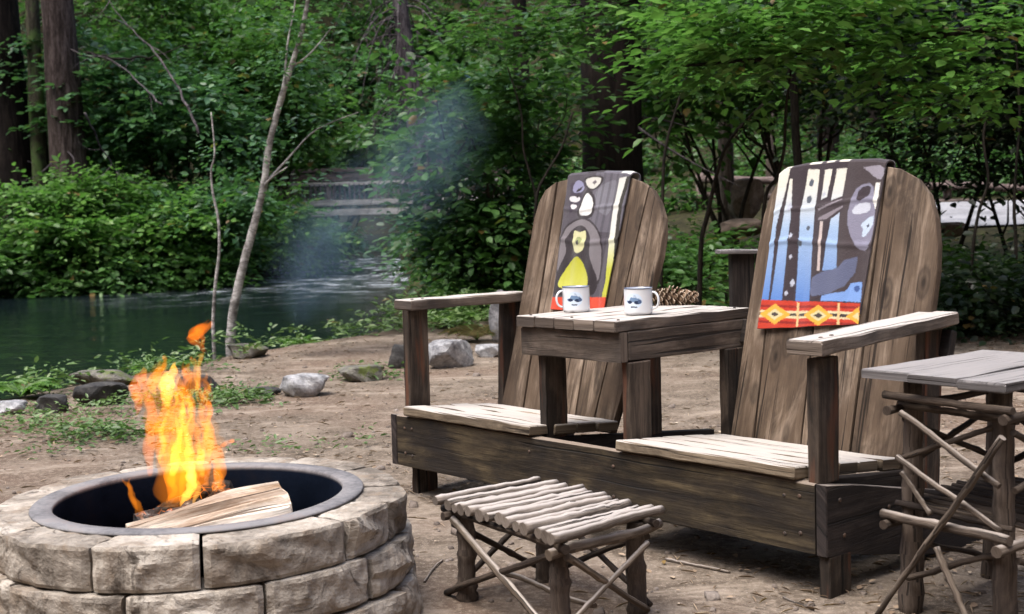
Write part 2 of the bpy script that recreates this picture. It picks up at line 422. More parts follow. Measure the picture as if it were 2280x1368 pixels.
ys = np.unique(np.concatenate([np.arange(-60, -2, 2.0), np.arange(-2, 2, 0.4), np.arange(2, 14, 0.10), np.arange(14, 46, 0.5), np.arange(46, 111, 2.0)]))
tag(grid_sheet('ground', xs, ys, ground_z, M['dirt']), 'trodden brown dirt of the clearing running into dark forest floor', 'ground', kind='structure')

def water_material():
    m, nt, out = new_mat('river_water'); g = NT(nt)
    tc = g.n("ShaderNodeTexCoord").outputs["Object"]
    r1 = g.noise(g.mapping(tc, (0.5, 1.0, 1)), 2.0, 5, 0.60, 0.7)
    r2 = g.noise(g.mapping(tc, (1.6, 3.4, 1)), 2.2, 3, 0.6, 0.3)
    h = g.math('ADD', r1, g.math('MULTIPLY', r2, 0.25))
    sep = g.n("ShaderNodeSeparateXYZ"); g.l(tc, sep.inputs[0])
    fast = g.ramp(g.math('DIVIDE', sep.outputs["Y"], 50.0), [(0.44, (0, 0, 0)), (0.62, (1, 1, 1)), (0.74, (1, 1, 1)), (0.80, (0.1, 0.1, 0.1))])
    fast = g.math('MULTIPLY', fast, g.math('MULTIPLY', g.math('ADD', sep.outputs['X'], 9.5), 0.33, clamp=True))
    fm = g.noise(g.mapping(tc, (1.0, 3.2, 1)), 1.3, 6, 0.7, 0.5)
    foam = g.math('MULTIPLY', fast, g.ramp(fm, [(0.52, (0, 0, 0)), (0.64, (1, 1, 1))]), clamp=True)
    col = g.mix(foam, (0.005, 0.009, 0.011), (0.62, 0.68, 0.74))
    b = g.bsdf(out, col, g.math('ADD', 0.06, g.math('MULTIPLY', foam, 0.6)), 0.4, g.bump(h, 0.65, 0.045))
    b.inputs["IOR"].default_value = 1.33
    return m
M['water'] = water_material()
wx = np.arange(-60, 3.01, 0.35); wy = np.arange(-6, 76, 0.35)
def water_surf(x, y):
    fast = sstep(24, 31, y) * (1 - sstep(44, 50, y))
    return water_z(x, y) + 0.014 * vnoise(x * 1.0, y * 1.6, 2.4, 6, 3) + fast * 0.09 * vnoise(x * 1.3, y, 1.5, 3, 3)
tag(grid_sheet('river', wx, wy, water_surf, M['water'], lambda X, Y: poly_sd(X, Y, RIVER) > -1.0),
    'dark rippled river running past the clearing from a small rapid', 'river', kind='structure')

# pale gravel road on the rising ground at right
def gravel_material():
    m, nt, out = new_mat('pale_gravel'); g = NT(nt)
    tc = g.n("ShaderNodeTexCoord").outputs["Object"]
    a = g.noise(tc, 1.2, 5, 0.6); b = g.noise(tc, 22, 4, 0.7)
    col = g.ramp(g.math('ADD', g.math('MULTIPLY', a, 0.6), g.math('MULTIPLY', b, 0.4)), [(0.35, (0.16, 0.16, 0.17)), (0.6, (0.34, 0.34, 0.36))])
    g.bsdf(out, col, 0.95, 0.1, g.bump(b, 0.6, 0.03)); return m
M['gravel'] = gravel_material()
rx_ = np.arange(6.2, 26.01, 0.4); ry_ = np.arange(0, 1.001, 0.1)
def road_sheet():
    P = []
    for x in rx_:
        yc = 23.0 + 0.06 * (x - 8) ; w = 5.0
        for t in ry_:
            P.append((x, yc - w / 2 + w * t))
    P = np.array(P); z = ground_z(P[:, 0], P[:, 1]) + 0.04
    nx, nt_ = len(rx_), len(ry_)
    i = np.arange(nx - 1)[:, None] * nt_ + np.arange(nt_ - 1)[None]
    q = np.stack([i, i + nt_, i + nt_ + 1, i + 1], -1).reshape(-1, 4)
    return np_mesh('road', np.column_stack([P, z]), q, M['gravel'], smooth=True)
tag(road_sheet(), 'pale gravel road glimpsed through the dark thicket at right', 'road', kind='structure')

# ------------------------------------------------------------------ stone, rocks
def stone_material(name, cols, warm=None, lich=None, sc_=1.0, stain=None):
    m, nt, out = new_mat(name); g = NT(nt)
    tc = g.n("ShaderNodeTexCoord").outputs["Object"]; geo = g.n("ShaderNodeNewGeometry")
    a = g.noise(tc, 5 * sc_, 7, 0.65, 0.5); b = g.noise(tc, 45 * sc_, 5, 0.7); c = g.noise(tc, 12 * sc_, 4, 0.6, 1.2)
    f = g.math('ADD', g.math('MULTIPLY', a, 0.7), g.math('MULTIPLY', b, 0.3))
    f = g.math('ADD', f, g.math('MULTIPLY', g.math('SUBTRACT', geo.outputs["Random Per Island"], 0.5), 0.12))
    col = g.ramp(f, [(0.36, cols[0]), (0.52, cols[1]), (0.68, cols[2])])
    if warm: col = g.mix(g.ramp(c, [(0.5, (0, 0, 0)), (0.68, (0.75, 0.75, 0.75))]), col, warm)
    if lich: col = g.mix(g.ramp(g.noise(tc, 7 * sc_, 5, 0.7), [(0.52, (0, 0, 0)), (0.6, (0.9, 0.9, 0.9))]), col, lich)
    if stain: col = g.mix(g.ramp(g.noise(tc, 9 * sc_, 8, 0.72, 1.6), [(0.36, (0.85, 0.85, 0.85)), (0.45, (0, 0, 0))]), col, stain)
    h = g.math('ADD', g.math('MULTIPLY', a, 0.6), g.math('ADD', g.math('MULTIPLY', b, 0.35), g.math('MULTIPLY', c, 0.5)))
    g.bsdf(out, col, 0.9, 0.2, g.bump(h, 1.0, 0.018))
    return m
M['ringstone'] = stone_material('tan_wall_stone', ((0.12, 0.103, 0.086), (0.32, 0.283, 0.24), (0.52, 0.477, 0.42)), warm=(0.20, 0.155, 0.115), stain=(0.07, 0.058, 0.048))
M['rock'] = stone_material('grey_river_rock', ((0.10, 0.10, 0.108), (0.36, 0.36, 0.37), (0.66, 0.65, 0.64)))
M['rockdark'] = stone_material('dark_rock', ((0.022, 0.022, 0.024), (0.06, 0.058, 0.056), (0.15, 0.14, 0.135)))
M['rockmoss'] = stone_material('mossy_rock', ((0.06, 0.06, 0.05), (0.16, 0.15, 0.13), (0.33, 0.31, 0.28)), lich=(0.10, 0.13, 0.03))
M['rocktan'] = stone_material('tan_boulder', ((0.17, 0.125, 0.10), (0.36, 0.28, 0.225), (0.54, 0.45, 0.38)))

def rock(name, label, loc, size, mat, seed, rz=0.0, flat=0.0, sink=0.25, group=None):
    import bmesh
    bm = bmesh.new(); bmesh.ops.create_icosphere(bm, subdivisions=4, radius=1.0)
    r = np.random.default_rng(seed)
    N = r.normal(size=(11, 3)); N /= np.linalg.norm(N, axis=1)[:, None]; D = r.uniform(0.58, 0.93, 11)
    ph = r.uniform(0, 6.28, (6, 3)); fr = r.uniform(2, 7, (6, 3))
    for v in bm.verts:
        p = np.array(v.co)
        d = N @ p
        k = min(1.0, float(np.min(np.where(d > 1e-3, D / np.maximum(d, 1e-3), 9))))   # cut by planes: facets
        p = p * k
        p = p * (1 + 0.035 * sum(math.sin(fr[i] @ p + ph[i, 0]) for i in range(6)) / 2)
        if flat and p[2] > flat: p[2] = flat + (p[2] - flat) * 0.25
        v.co = (p[0] * size[0], p[1] * size[1], p[2] * size[2])
    me = bpy.data.meshes.new(name); bm.to_mesh(me); bm.free()
    me.materials.append(mat)
    o = bpy.data.objects.new(name, me); COL.objects.link(o)
    o.location = (loc[0], loc[1], gz(loc[0], loc[1]) + size[2] * (1 - 2 * sink)); o.rotation_euler = (0, 0, rz)
    tag(o, label, 'rock', group)
    return o

# ------------------------------------------------------------------ fire pit
FC = Vector((-0.845, 3.26, 0)); R_IN, R_STEEL, R_CAP, Z_CAP = 0.374, 0.431, 0.557, 0.325
def stone_course(mb, r0, r1, z0, z1, cuts, seed, rough=0.0035, top=True):
    """a ring of wedge stones with split faces, one island per stone"""
    r = random.Random(seed)
    for a0, a1 in zip(cuts, cuts[1:] + [cuts[0] + 2 * pi]):
        g = 0.0045; na = max(6, int((a1 - a0) * 34)); nz = 11; nr = 5
        da = r.uniform(-.007, .007); dz = r.uniform(-.004, .003)
        A0, A1 = a0 + g / r1, a1 - g / r1
        ph = [r.uniform(0, 6.28) for _ in range(8)]
        facets = [(r.uniform(A0, A1), r.uniform(z0, z1), r.uniform(-.9, .9), r.uniform(-.7, .7), r.uniform(0.0, 0.025)) for _ in range(8)]
        def outr(a, z):
            s = (a - A0) * r1; L = (A1 - A0) * r1
            e = min(s, L - s, z - z0, z1 - z)
            edge = 0.006 * max(0, 1 - e / 0.007) ** 2
            d = 0.0
            for fa, fz, kx, kz, off in facets:
                d = max(d, (s - (fa - A0) * r1) * kx * .5 + (z - fz) * kz * .8 - off)
            n = 0.4 * sin(s * 55 + ph[0] + 2.5 * sin(z * 50 + ph[3])) + 0.35 * sin(z * 95 + ph[1] + s * 25) + 0.3 * sin(s * 120 + ph[2] - z * 80)
            return r1 + da - edge - min(d, 0.022) + rough * n
        # closed cross-section loop in (r, z): inner bottom, inner top, across the top, down the outer face, back along the bottom
        sec = [('i', z0), ('i', z1)] + [('t', (k + 1) / nr) for k in range(nr - 1)] + [('o', z1 - (z1 - z0) * k / nz) for k in range(nz + 1)]
        base = len(mb.v); n = len(sec)
        for j in range(na + 1):
            a = A0 + (A1 - A0) * j / na
            shrink = 0.004 if j in (0, na) else 0
            for kind, q in sec:
                if kind == 'i': rr, z = r0 + shrink, q - (0.0 if q == z0 else shrink)
                elif kind == 't':
                    rr = r0 + (outr(a, z1) - r0) * q; z = z1 - shrink + 0.0022 * sin(a * 40 + ph[4]) * sin(q * 9 + ph[5])
                else: rr, z = outr(a, min(max(q, z0 + .001), z1 - .001)) - shrink, q - (shrink if q == z1 else 0)
                zz = z + (dz if z > (z0 + z1) / 2 else 0)
                mb.v.append(Vector((rr * cos(a), rr * sin(a), zz)))
        for j in range(na):
            for k in range(n):
                k2 = (k + 1) % n
                mb.face((base + j * n + k, base + (j + 1) * n + k, base + (j + 1) * n + k2, base + j * n + k2), [(0, 0)] * 4)
        mb.face([base + k for k in range(n)], [(0, 0)] * n)
        mb.face([base + na * n + k for k in range(n)][::-1], [(0, 0)] * n)

def ang(px, py, z):
    p = at(px, py, 1.0); d = p - Vector((0, 0, CAM_H)); t = (z - CAM_H) / d.z
    q = Vector((0, 0, CAM_H)) + d * t
    return math.atan2(q.y - FC.y, q.x - FC.x)
pit = tag(empty('fire_pit', FC), 'round stacked tan stone fire pit with a dark steel ring insert', 'fire pit')
def even_cuts(seeds, nmax):
    c = sorted(a % (2 * pi) for a in seeds)
    out = []
    for a, b in zip(c, c[1:] + [c[0] + 2 * pi]):
        out.append(a)
        k = max(1, round((b - a) / (2 * pi / nmax)))
        out += [a + (b - a) * i / k for i in range(1, k)]
    return out
cap_cuts = even_cuts([ang(165, 1235, Z_CAP), ang(447, 1200, Z_CAP), ang(735, 1150, Z_CAP), ang(915, 1074, Z_CAP), ang(5, 1188, Z_CAP)], 12)
mb = MB(); stone_course(mb, R_STEEL - .02, R_CAP, 0.222, Z_CAP, cap_cuts, 3); mb.build('cap_course', M['ringstone'], pit)
c2 = even_cuts([ang(296, 1330, .2), ang(580, 1310, .2), ang(815, 1255, .2), ang(50, 1310, .2)], 13)
mb = MB(); stone_course(mb, R_STEEL - .02, R_CAP + .022, 0.112, 0.217, c2, 9, 0.0045); mb.build('middle_course', M['ringstone'], pit)
c3 = even_cuts([a + 0.22 for a in c2], 13)
mb = MB(); stone_course(mb, R_STEEL - .02, R_CAP + .03, -0.03, 0.107, c3, 15, 0.0045); mb.build('base_course', M['ringstone'], pit)
def steel_material():
    m, nt, out = new_mat('rusted_steel'); g = NT(nt)
    tc = g.n("ShaderNodeTexCoord").outputs["Object"]
    a = g.noise(tc, 6, 6, 0.65); b = g.noise(tc, 60, 4, 0.7)
    geo = g.n("ShaderNodeNewGeometry"); sep = g.n("ShaderNodeSeparateXYZ"); g.l(tc, sep.inputs[0])
    col = g.ramp(g.math('ADD', g.math('MULTIPLY', a, .7), g.math('MULTIPLY', b, .3)), [(0.36, (0.10, 0.098, 0.105)), (0.55, (0.20, 0.195, 0.20)), (0.70, (0.22, 0.18, 0.165))])
    soot = g.ramp(sep.outputs["Z"], [(0.319, (1, 1, 1)), (0.325, (0, 0, 0))])
    scol = g.ramp(a, [(0.35, (0.002, 0.004, 0.009)), (0.55, (0.004, 0.007, 0.015)), (0.7, (0.008, 0.009, 0.014))])
    col = g.mix(soot, col, scol)
    bs = g.bsdf(out, col, 0.9, 0.03, g.bump(b, 0.35, 0.004))
    return m
M['steel'] = steel_material()
mb = MB(); NS = 96
prof = [(R_IN, 0.02), (R_IN, 0.325), (R_IN + .003, 0.3305), (R_STEEL - .003, 0.3315), (R_STEEL, 0.328), (R_STEEL, 0.3255), (R_IN + .006, 0.3235), (R_IN + .006, 0.02)]
for k in range(NS):
    a = 2 * pi * k / NS; w = 0.0012 * sin(3 * a + 1)
    for r_, z_ in prof: mb.v.append(Vector((r_ * cos(a), r_ * sin(a), z_ + (w if z_ > .1 else 0))))
n_ = len(prof)
for k in range(NS):
    k2 = (k + 1) % NS
    for i in range(n_):
        i2 = (i + 1) % n_
        mb.face((k * n_ + i, k2 * n_ + i, k2 * n_ + i2, k * n_ + i2), [(0, 0)] * 4, True)
mb.build('steel_ring', M['steel'], pit)
def ash_material():
    m, nt, out = new_mat('ash'); g = NT(nt)
    tc = g.n("ShaderNodeTexCoord").outputs["Object"]; a = g.noise(tc, 14, 6, 0.7)
    g.bsdf(out, g.ramp(a, [(0.38, (0.012, 0.011, 0.011)), (0.55, (0.05, 0.046, 0.044)), (0.68, (0.16, 0.15, 0.145))]), 0.95, 0.1, g.bump(a, 1.0, 0.03)); return m
mb = MB(); nr, na = 14, 48
for i in range(nr):
    for k in range(na):
        r_ = R_IN * 0.995 * (i + 0.02) / (nr - 1 + .02); a = 2 * pi * k / na
        mb.v.append(Vector((r_ * cos(a), r_ * sin(a), 0.13 - 0.05 * (r_ / R_IN) ** 2 + 0.02 * sin(9 * r_ * cos(a) + 2) * sin(11 * r_ * sin(a)) + random.uniform(-.006, .006))))
for i in range(nr - 1):
    for k in range(na):
        k2 = (k + 1) % na
        mb.face((i * na + k, (i + 1) * na + k, (i + 1) * na + k2, i * na + k2), [(0, 0)] * 4, True)
mb.face([k for k in range(na)], [(0, 0)] * na)
mb.build('ash_bed', ash_material(), pit)

# logs in the pit
M['palewood'] = wood('fresh_split_wood', (0.26, 0.17, 0.11), (0.66, 0.54, 0.43), (0.84, 0.77, 0.68), knots=0.25, gscale=24, rough=0.7, warm=(0.42, 0.27, 0.15))
def split_log():
    """triangular split billet, leaning from the near rim"""
    A = Vector((-0.965, 3.015, 0.272)); Bv = Vector((-0.625, 3.235, 0.300))
    X = (Bv - A).normalized(); up = Vector((0, 0, 1)); S = X.cross(up).normalized(); U2 = S.cross(X)
    L = (Bv - A).length; mb = MB(); r = random.Random(5); n = 14
    shape = [(-0.078, -0.046), (-0.030, -0.054), (0.020, -0.056), (0.072, -0.046), (0.062, -0.012), (0.046, 0.024), (0.032, 0.054), (0.018, 0.062), (0.006, 0.049), (-0.006, 0.047), (-0.018, 0.033), (-0.030, 0.031), (-0.042, 0.014), (-0.056, 0.006), (-0.066, -0.012)]
    m_ = len(shape); ru = 3.3
    offs = [[r.uniform(-.0035, .0035) for _ in range(2)] for _ in shape]
    for j in range(n + 1):
        t = j / n
        k = 0.60 + 0.40 * min(1, t * 1.5)
        for i, (a, b) in enumerate(shape):
            wa = 0.003 * sin(t * 9 + i * 2.1) + offs[i][0]; wb = 0.003 * sin(t * 7 + i * 1.3) + offs[i][1]
            e = (0.012 * sin(i * 2.7)) if j == n else 0
            mb.v.append(A + X * (L * t + e) + S * (-(a * k + wa)) + U2 * (b * k + wb))
    for j in range(n):
        for i in range(m_):
            i2 = (i + 1) % m_
            mb.face((j * m_ + i, (j + 1) * m_ + i, (j + 1) * m_ + i2, j * m_ + i2),
                    ((ru + L * j / n, i * .03), (ru + L * (j + 1) / n, i * .03), (ru + L * (j + 1) / n, i * .03 + .03), (ru + L * j / n, i * .03 + .03)))
    mb.face(range(m_), [(ru + a * .3, b) for a, b in shape])
    mb.face([n * m_ + i for i in range(m_)][::-1], [(ru + a * .3, b) for a, b in shape][::-1])
    o = mb.build('split_log', M['palewood'])
    tag(o, 'pale freshly split log leaning inside the fire pit', 'log')
split_log()
def char_material():
    m, nt, out = new_mat('charred_wood'); g = NT(nt)
    tc = g.n("ShaderNodeTexCoord").outputs["Object"]; a = g.noise(tc, 22, 5, 0.7)
    vo = g.n("ShaderNodeTexVoronoi"); vo.feature = 'DISTANCE_TO_EDGE'; vo.inputs["Scale"].default_value = 42; g.l(tc, vo.inputs["Vector"])
    col = g.ramp(a, [(0.4, (0.008, 0.007, 0.007)), (0.6, (0.035, 0.030, 0.028)), (0.72, (0.28, 0.26, 0.25))])
    b = g.bsdf(out, col, 0.8, 0.3, g.bump(vo.outputs[0], 1.0, 0.01))
    glow = g.math('MULTIPLY', g.ramp(vo.outputs[0], [(0.0, (1, 1, 1)), (0.07, (0, 0, 0))]), g.ramp(g.noise(tc, 9, 3), [(0.52, (0, 0, 0)), (0.62, (1, 1, 1))]))
    b.inputs["Emission Color"].default_value = (1, 0.22, 0.02, 1); g.l(g.math('MULTIPLY', glow, 0.5), b.inputs["Emission Strength"])
    return m
M['char'] = char_material()
def char_log(p0, p1, r0, seed, label):
    r = random.Random(seed); mb = MB(); p0, p1 = Vector(p0), Vector(p1); n = 9
    pts = [p0.lerp(p1, i / n) + Vector((r.uniform(-1, 1), r.uniform(-1, 1), r.uniform(-1, 1))) * .006 for i in range(n + 1)]
    mb.tube(pts, [r0 * (0.72 + 0.5 * r.random()) for _ in pts], 9, wob=.16, rnd=r, smooth=False)
    tag(mb.build('charred_log', M['char']), label, 'log', 'burning logs in the fire pit')
char_log((-1.03, 3.30, .235), (-0.83, 3.48, .300), .038, 1, 'charred log burning at the left of the fire')
char_log((-0.93, 3.22, .262), (-0.80, 3.44, .272), .034, 2, 'short charred log crossing the middle of the fire')
char_log((-0.77, 3.32, .245), (-0.88, 3.52, .315), .032, 3, 'charred log end burning just behind the pale split log')
char_log((-1.00, 3.46, .20), (-0.70, 3.46, .255), .036, 4, 'blackened log lying lowest at the back of the fire')

# flames: glowing gas in closed tongues; brightness follows the depth of gas looked through
def flame_material(name, col, s, freq=(30, 30, 6)):
    m, nt, out = new_mat(name); g = NT(nt)
    e = g.n("ShaderNodeEmission"); e.inputs[0].default_value = (*col, 1)
    e.inputs[1].default_value = s
    ab = g.n("ShaderNodeVolumeAbsorption"); ab.inputs[0].default_value = (1.0, 0.82, 0.45, 1); ab.inputs[1].default_value = 9
    ad = g.n("ShaderNodeAddShader"); g.l(e.outputs[0], ad.inputs[0]); g.l(ab.outputs[0], ad.inputs[1]); g.l(ad.outputs[0], out.inputs["Volume"])
    return m
M['flame'] = flame_material('flame_orange', (1.0, 0.27, 0.014), 7)
M['flamehot'] = flame_material('flame_yellow', (1.0, 0.46, 0.075), 16)
M['flamesoft'] = flame_material('flame_glow', (1.0, 0.28, 0.025), 1.1)
M['flamered'] = flame_material('flame_red', (1.0, 0.20, 0.012), 8)
fire = tag(empty('campfire_flame', (-0.93, 3.36, 0.27)), 'tall orange and yellow flames rising from the stone fire pit', 'flame')
def tongue(pix, rad, Y, mat, seed, depth=0.8, k_r=.86):
    r = random.Random(seed); mb = MB(); pts = []; rr = []
    dY = r.uniform(-.03, .03)
    n = len(pix); steps = 18
    for i in range(steps + 1):
        t = i / steps * (n - 1); k = min(int(t), n - 2); u = t - k
        def cr(a):
            p0, p1, p2, p3 = a[max(k - 1, 0)], a[k], a[k + 1], a[min(k + 2, n - 1)]
            return 0.5 * (2 * p1 + (p2 - p0) * u + (2 * p0 - 5 * p1 + 4 * p2 - p3) * u * u + (3 * p1 - p0 - 3 * p2 + p3) * u ** 3)
        x, y = cr([p[0] for p in pix]), cr([p[1] for p in pix]); R = max(cr(rad) * k_r, 1.3)
        pts.append(at(x + 2.5 * sin(i * .9 + seed), y, Y + dY + 0.02 * sin(i * .4 + seed)) - fire.location)
        rr.append(R * Y / F_PX * (1 + .16 * sin(i * 1.9 + seed * 2.1) + .06 * sin(i * 2.9 + seed)))
    mb.tube(pts, rr, 11, wob=.025, rnd=r, flat=depth)
    o = mb.build('flame_tongue', M[mat], fire)
    rm = o.modifiers.new('skin', 'REMESH'); rm.mode = 'VOXEL'; rm.voxel_size = .0030 if max(rad) * k_r > 9 else .0019; rm.use_smooth_shade = True
    return o
TONG = [
 ([(395, 1130), (398, 1060), (405, 970), (398, 890), (380, 820)], [62, 74, 62, 44, 1.5], 3.37, 'flamesoft'),
 ([(350, 1000), (352, 940), (345, 880), (352, 830), (362, 800)], [26, 44, 46, 32, 1.5], 3.43, 'flamesoft'),
 ([(455, 1080), (470, 1010), (455, 940), (440, 880)], [30, 40, 30, 1.5], 3.33, 'flamesoft'),
 # spine in photograph pixels, half width in pixels, depth, material
 ([(395, 1112), (392, 1050), (402, 980), (396, 900), (402, 850), (385, 806)], [26, 38, 30, 20, 12, 1], 3.36, 'flame'),
 ([(415, 1108), (420, 1050), (412, 985), (425, 915), (418, 860), (432, 815)], [22, 34, 26, 15, 13, 1], 3.38, 'flame'),
 ([(380, 1085), (372, 1020), (366, 950), (372, 880), (350, 835), (356, 800)], [10, 26, 24, 15, 12, 1], 3.40, 'flame'),
 ([(450, 1080), (455, 1020), (462, 960), (448, 905), (440, 860)], [18, 26, 20, 10, 1], 3.36, 'flame'),
 ([(476, 1095), (490, 1060), (478, 1005), (462, 950), (468, 905)], [10, 17, 20, 11, 1], 3.40, 'flame'),
 ([(500, 1100), (488, 1070), (484, 1040), (476, 1010)], [6, 13, 10, 1], 3.33, 'flame'),
 ([(320, 1158), (305, 1125), (288, 1088), (292, 1060)], [5, 11, 8, 1], 3.20, 'flame'),
 ([(305, 1150), (296, 1110), (282, 1078), (268, 1065)], [3, 8, 6, 1], 3.22, 'flame'),
 ([(335, 1060), (330, 1010), (340, 950), (330, 890), (318, 850), (326, 820)], [6, 15, 18, 13, 13, 1], 3.42, 'flamered'),
 ([(300, 930), (310, 895), (298, 868), (315, 838), (320, 815)], [2, 14, 17, 14, 1], 3.42, 'flamered'),
 ([(345, 880), (340, 850), (356, 826), (372, 800)], [4, 19, 13, 1], 3.42, 'flame'),
 ([(425, 880), (436, 850), (412, 825), (430, 806)], [4, 16, 12, 1], 3.44, 'flame'),
 ([(375, 905), (370, 860), (384, 828), (392, 805)], [8, 21, 14, 1], 3.38, 'flamehot'),
 ([(385, 1060), (390, 1020), (398, 960), (388, 910)], [10, 16, 9, 1], 3.35, 'flamehot'),
 ([(420, 1065), (424, 1020), (416, 965), (424, 920)], [10, 14, 8, 1], 3.35, 'flamehot'),
 ([(448, 1060), (446, 1010), (440, 975)], [8, 10, 1], 3.35, 'flamehot'),
 ([(400, 1130), (418, 1100), (428, 1060), (400, 1030)], [6, 14, 18, 2], 3.28, 'flamehot'),
 ([(430, 1125), (440, 1090), (425, 1055), (432, 1020)], [4, 9, 12, 1], 3.26, 'flamehot'),
 ([(372, 1120), (388, 1090), (380, 1060), (395, 1035)], [4, 10, 12, 1], 3.30, 'flame'),
 ([(470, 1000), (500, 990), (515, 982), (525, 986)], [2, 8, 7, 1], 3.40, 'flamered'),
 ([(468, 930), (462, 905), (474, 890)], [6, 9, 1], 3.42, 'flamered'),
 ([(452, 800), (448, 772), (430, 752), (440, 738), (462, 728), (470, 714)], [1, 8, 17, 21, 13, 1], 3.42, 'flamered'),
 ([(458, 790), (452, 760), (446, 740), (468, 720)], [1, 6, 9, 1], 3.40, 'flamered'),
 ([(412, 757), (430, 744), (446, 728), (468, 712)], [1, 6, 8, 1], 3.42, 'flamered'),
]
for i, (pix, rad, Y, mt) in enumerate(TONG): tongue(pix, rad, Y, mt, i + 1)
rw = random.Random(78)
for i in range(34):                                   # thin wisps round the column
    x0 = rw.uniform(352, 470); y0 = rw.uniform(880, 1090); h_ = rw.uniform(60, 150); dx = (400 - x0) * rw.uniform(.0, .35) + rw.uniform(-14, 14)
    pix = [(x0, y0), (x0 + dx * .2 + rw.uniform(-8, 8), y0 - h_ * .35), (x0 + dx * .6 + rw.uniform(-9, 9), y0 - h_ * .7), (x0 + dx + rw.uniform(-9, 9), max(y0 - h_, 800))]
    w_ = rw.uniform(3, 8); tongue(pix, [w_ * .4, w_, w_ * .8, .4], rw.uniform(3.28, 3.46), rw.choice(('flame', 'flamered', 'flamehot')), 50 + i, k_r=1.0)

# ------------------------------------------------------------------ double chair with the table between
TH = 0.8514
bench = tag(empty('double_garden_chair', (-0.4561, 4.6903, 0), -TH),
            'rustic weathered wooden double chair joined by a table between its two rounded backs', 'bench')
XU, YV, ZW = (1, 0, 0), (0, 1, 0), (0, 0, 1)
# front beam and side planks
mb = MB(); mb.board((0.0, 0.02, 0.2115), XU, (0, -1, 0), 1.9, 0.193, 0.04, 12, 0.003, 0.002); mb.build('front_beam', M['beam'], bench)
def side_plank(u0, u1, mat, v0=0.0, v1=0.95, top=0.308, bot=0.115, slope=-0.2, bslope=-0.2, name='side_plank'):
    mb = MB(); vs = [v0 + (v1 - v0) * i / 8 for i in range(9)]
    out = [(v, max(0.004, bot + bslope * max(0, v - 0.04))) for v in vs] + [(v, top + slope * max(0, v - 0.04) * 1.0) for v in reversed(vs)]
    mb2 = MB()
    # grain along v: plate's b axis must be the length
    mb2.plate([(z, v) for v, z in out], (u0, 0, 0), ZW, YV, (1, 0, 0), u1 - u0, 0.003)
    return mb2.build(name, mat, bench)
side_plank(1.9025, 1.937, M['side']); side_plank(-0.037, -0.0025, M['side'])
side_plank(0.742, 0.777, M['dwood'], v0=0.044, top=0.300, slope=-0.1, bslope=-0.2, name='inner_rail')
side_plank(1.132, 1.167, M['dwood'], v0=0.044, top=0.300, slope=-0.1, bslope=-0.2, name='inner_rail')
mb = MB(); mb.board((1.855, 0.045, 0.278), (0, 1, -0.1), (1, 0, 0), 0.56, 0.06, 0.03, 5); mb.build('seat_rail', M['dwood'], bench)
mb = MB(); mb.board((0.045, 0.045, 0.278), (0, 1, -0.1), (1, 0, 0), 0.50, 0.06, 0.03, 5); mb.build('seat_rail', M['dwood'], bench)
# legs
for u, v in ((1.886, 0.072), (0.018, 0.125)):
    mb = MB(); mb.board((u + (0.034 if u > 1 else 0.0), v - 0.01, -0.03), ZW, (1, 0, 0), 0.142, 0.10, 0.035, 4, 0.003); mb.build('leg', M['post'], bench)
# arm posts
for (u, v, z1) in ((1.884, 0.066, 0.655), (0.018, 0.093, 0.706)):
    mb = MB(); mb.board((u, v, 0.312 if u < 1 else 0.300), ZW, (1, 0, 0), z1 - 0.312, 0.098, 0.036, 6, 0.003); mb.build('arm_post', M['post'], bench)
for (u, v, z0, z1) in ((1.886, 0.585, 0.19, 0.685), (0.018, 0.555, 0.19, 0.708)):
    mb = MB(); mb.board((u, v, z0), (0, 0.05, 1), (1, 0, 0), z1 - z0, 0.095, 0.036, 6, 0.003); mb.build('rear_post', M['post'], bench)
# arms
mb = MB(); mb.board((1.882, -0.015, 0.674), (0, 1, 0.045), (0, -0.045, 1), 0.70, 0.118, 0.038, 8, 0.004, 0.002); mb.build('armrest', M['silver'], bench)
mb = MB(); mb.board((0.005, 0.045, 0.727), (0.06, 1, 0.0), ZW, 0.60, 0.122, 0.038, 8, 0.004, 0.002); mb.build('armrest', M['silver'], bench)
# seats
def seat(u0, u1, n, zt, slope):
    mb = MB(); v = -0.014
    for i in range(n):
        w = 0.098 + random.uniform(-.006, .006); vc = v + w / 2
        mb.board((u0 + random.uniform(-.004, .004), vc, zt - 0.017 + slope * vc), XU, (0, -slope, 1), u1 - u0 + random.uniform(-.004, .006), w, 0.033, 8, 0.004, 0.0018)
        v += w + 0.007
    return mb.build('seat', M['seat'], bench)
seat(0.068, 0.782, 4, 0.347, -0.085); seat(1.1735, 1.846, 5, 0.347, -0.10)
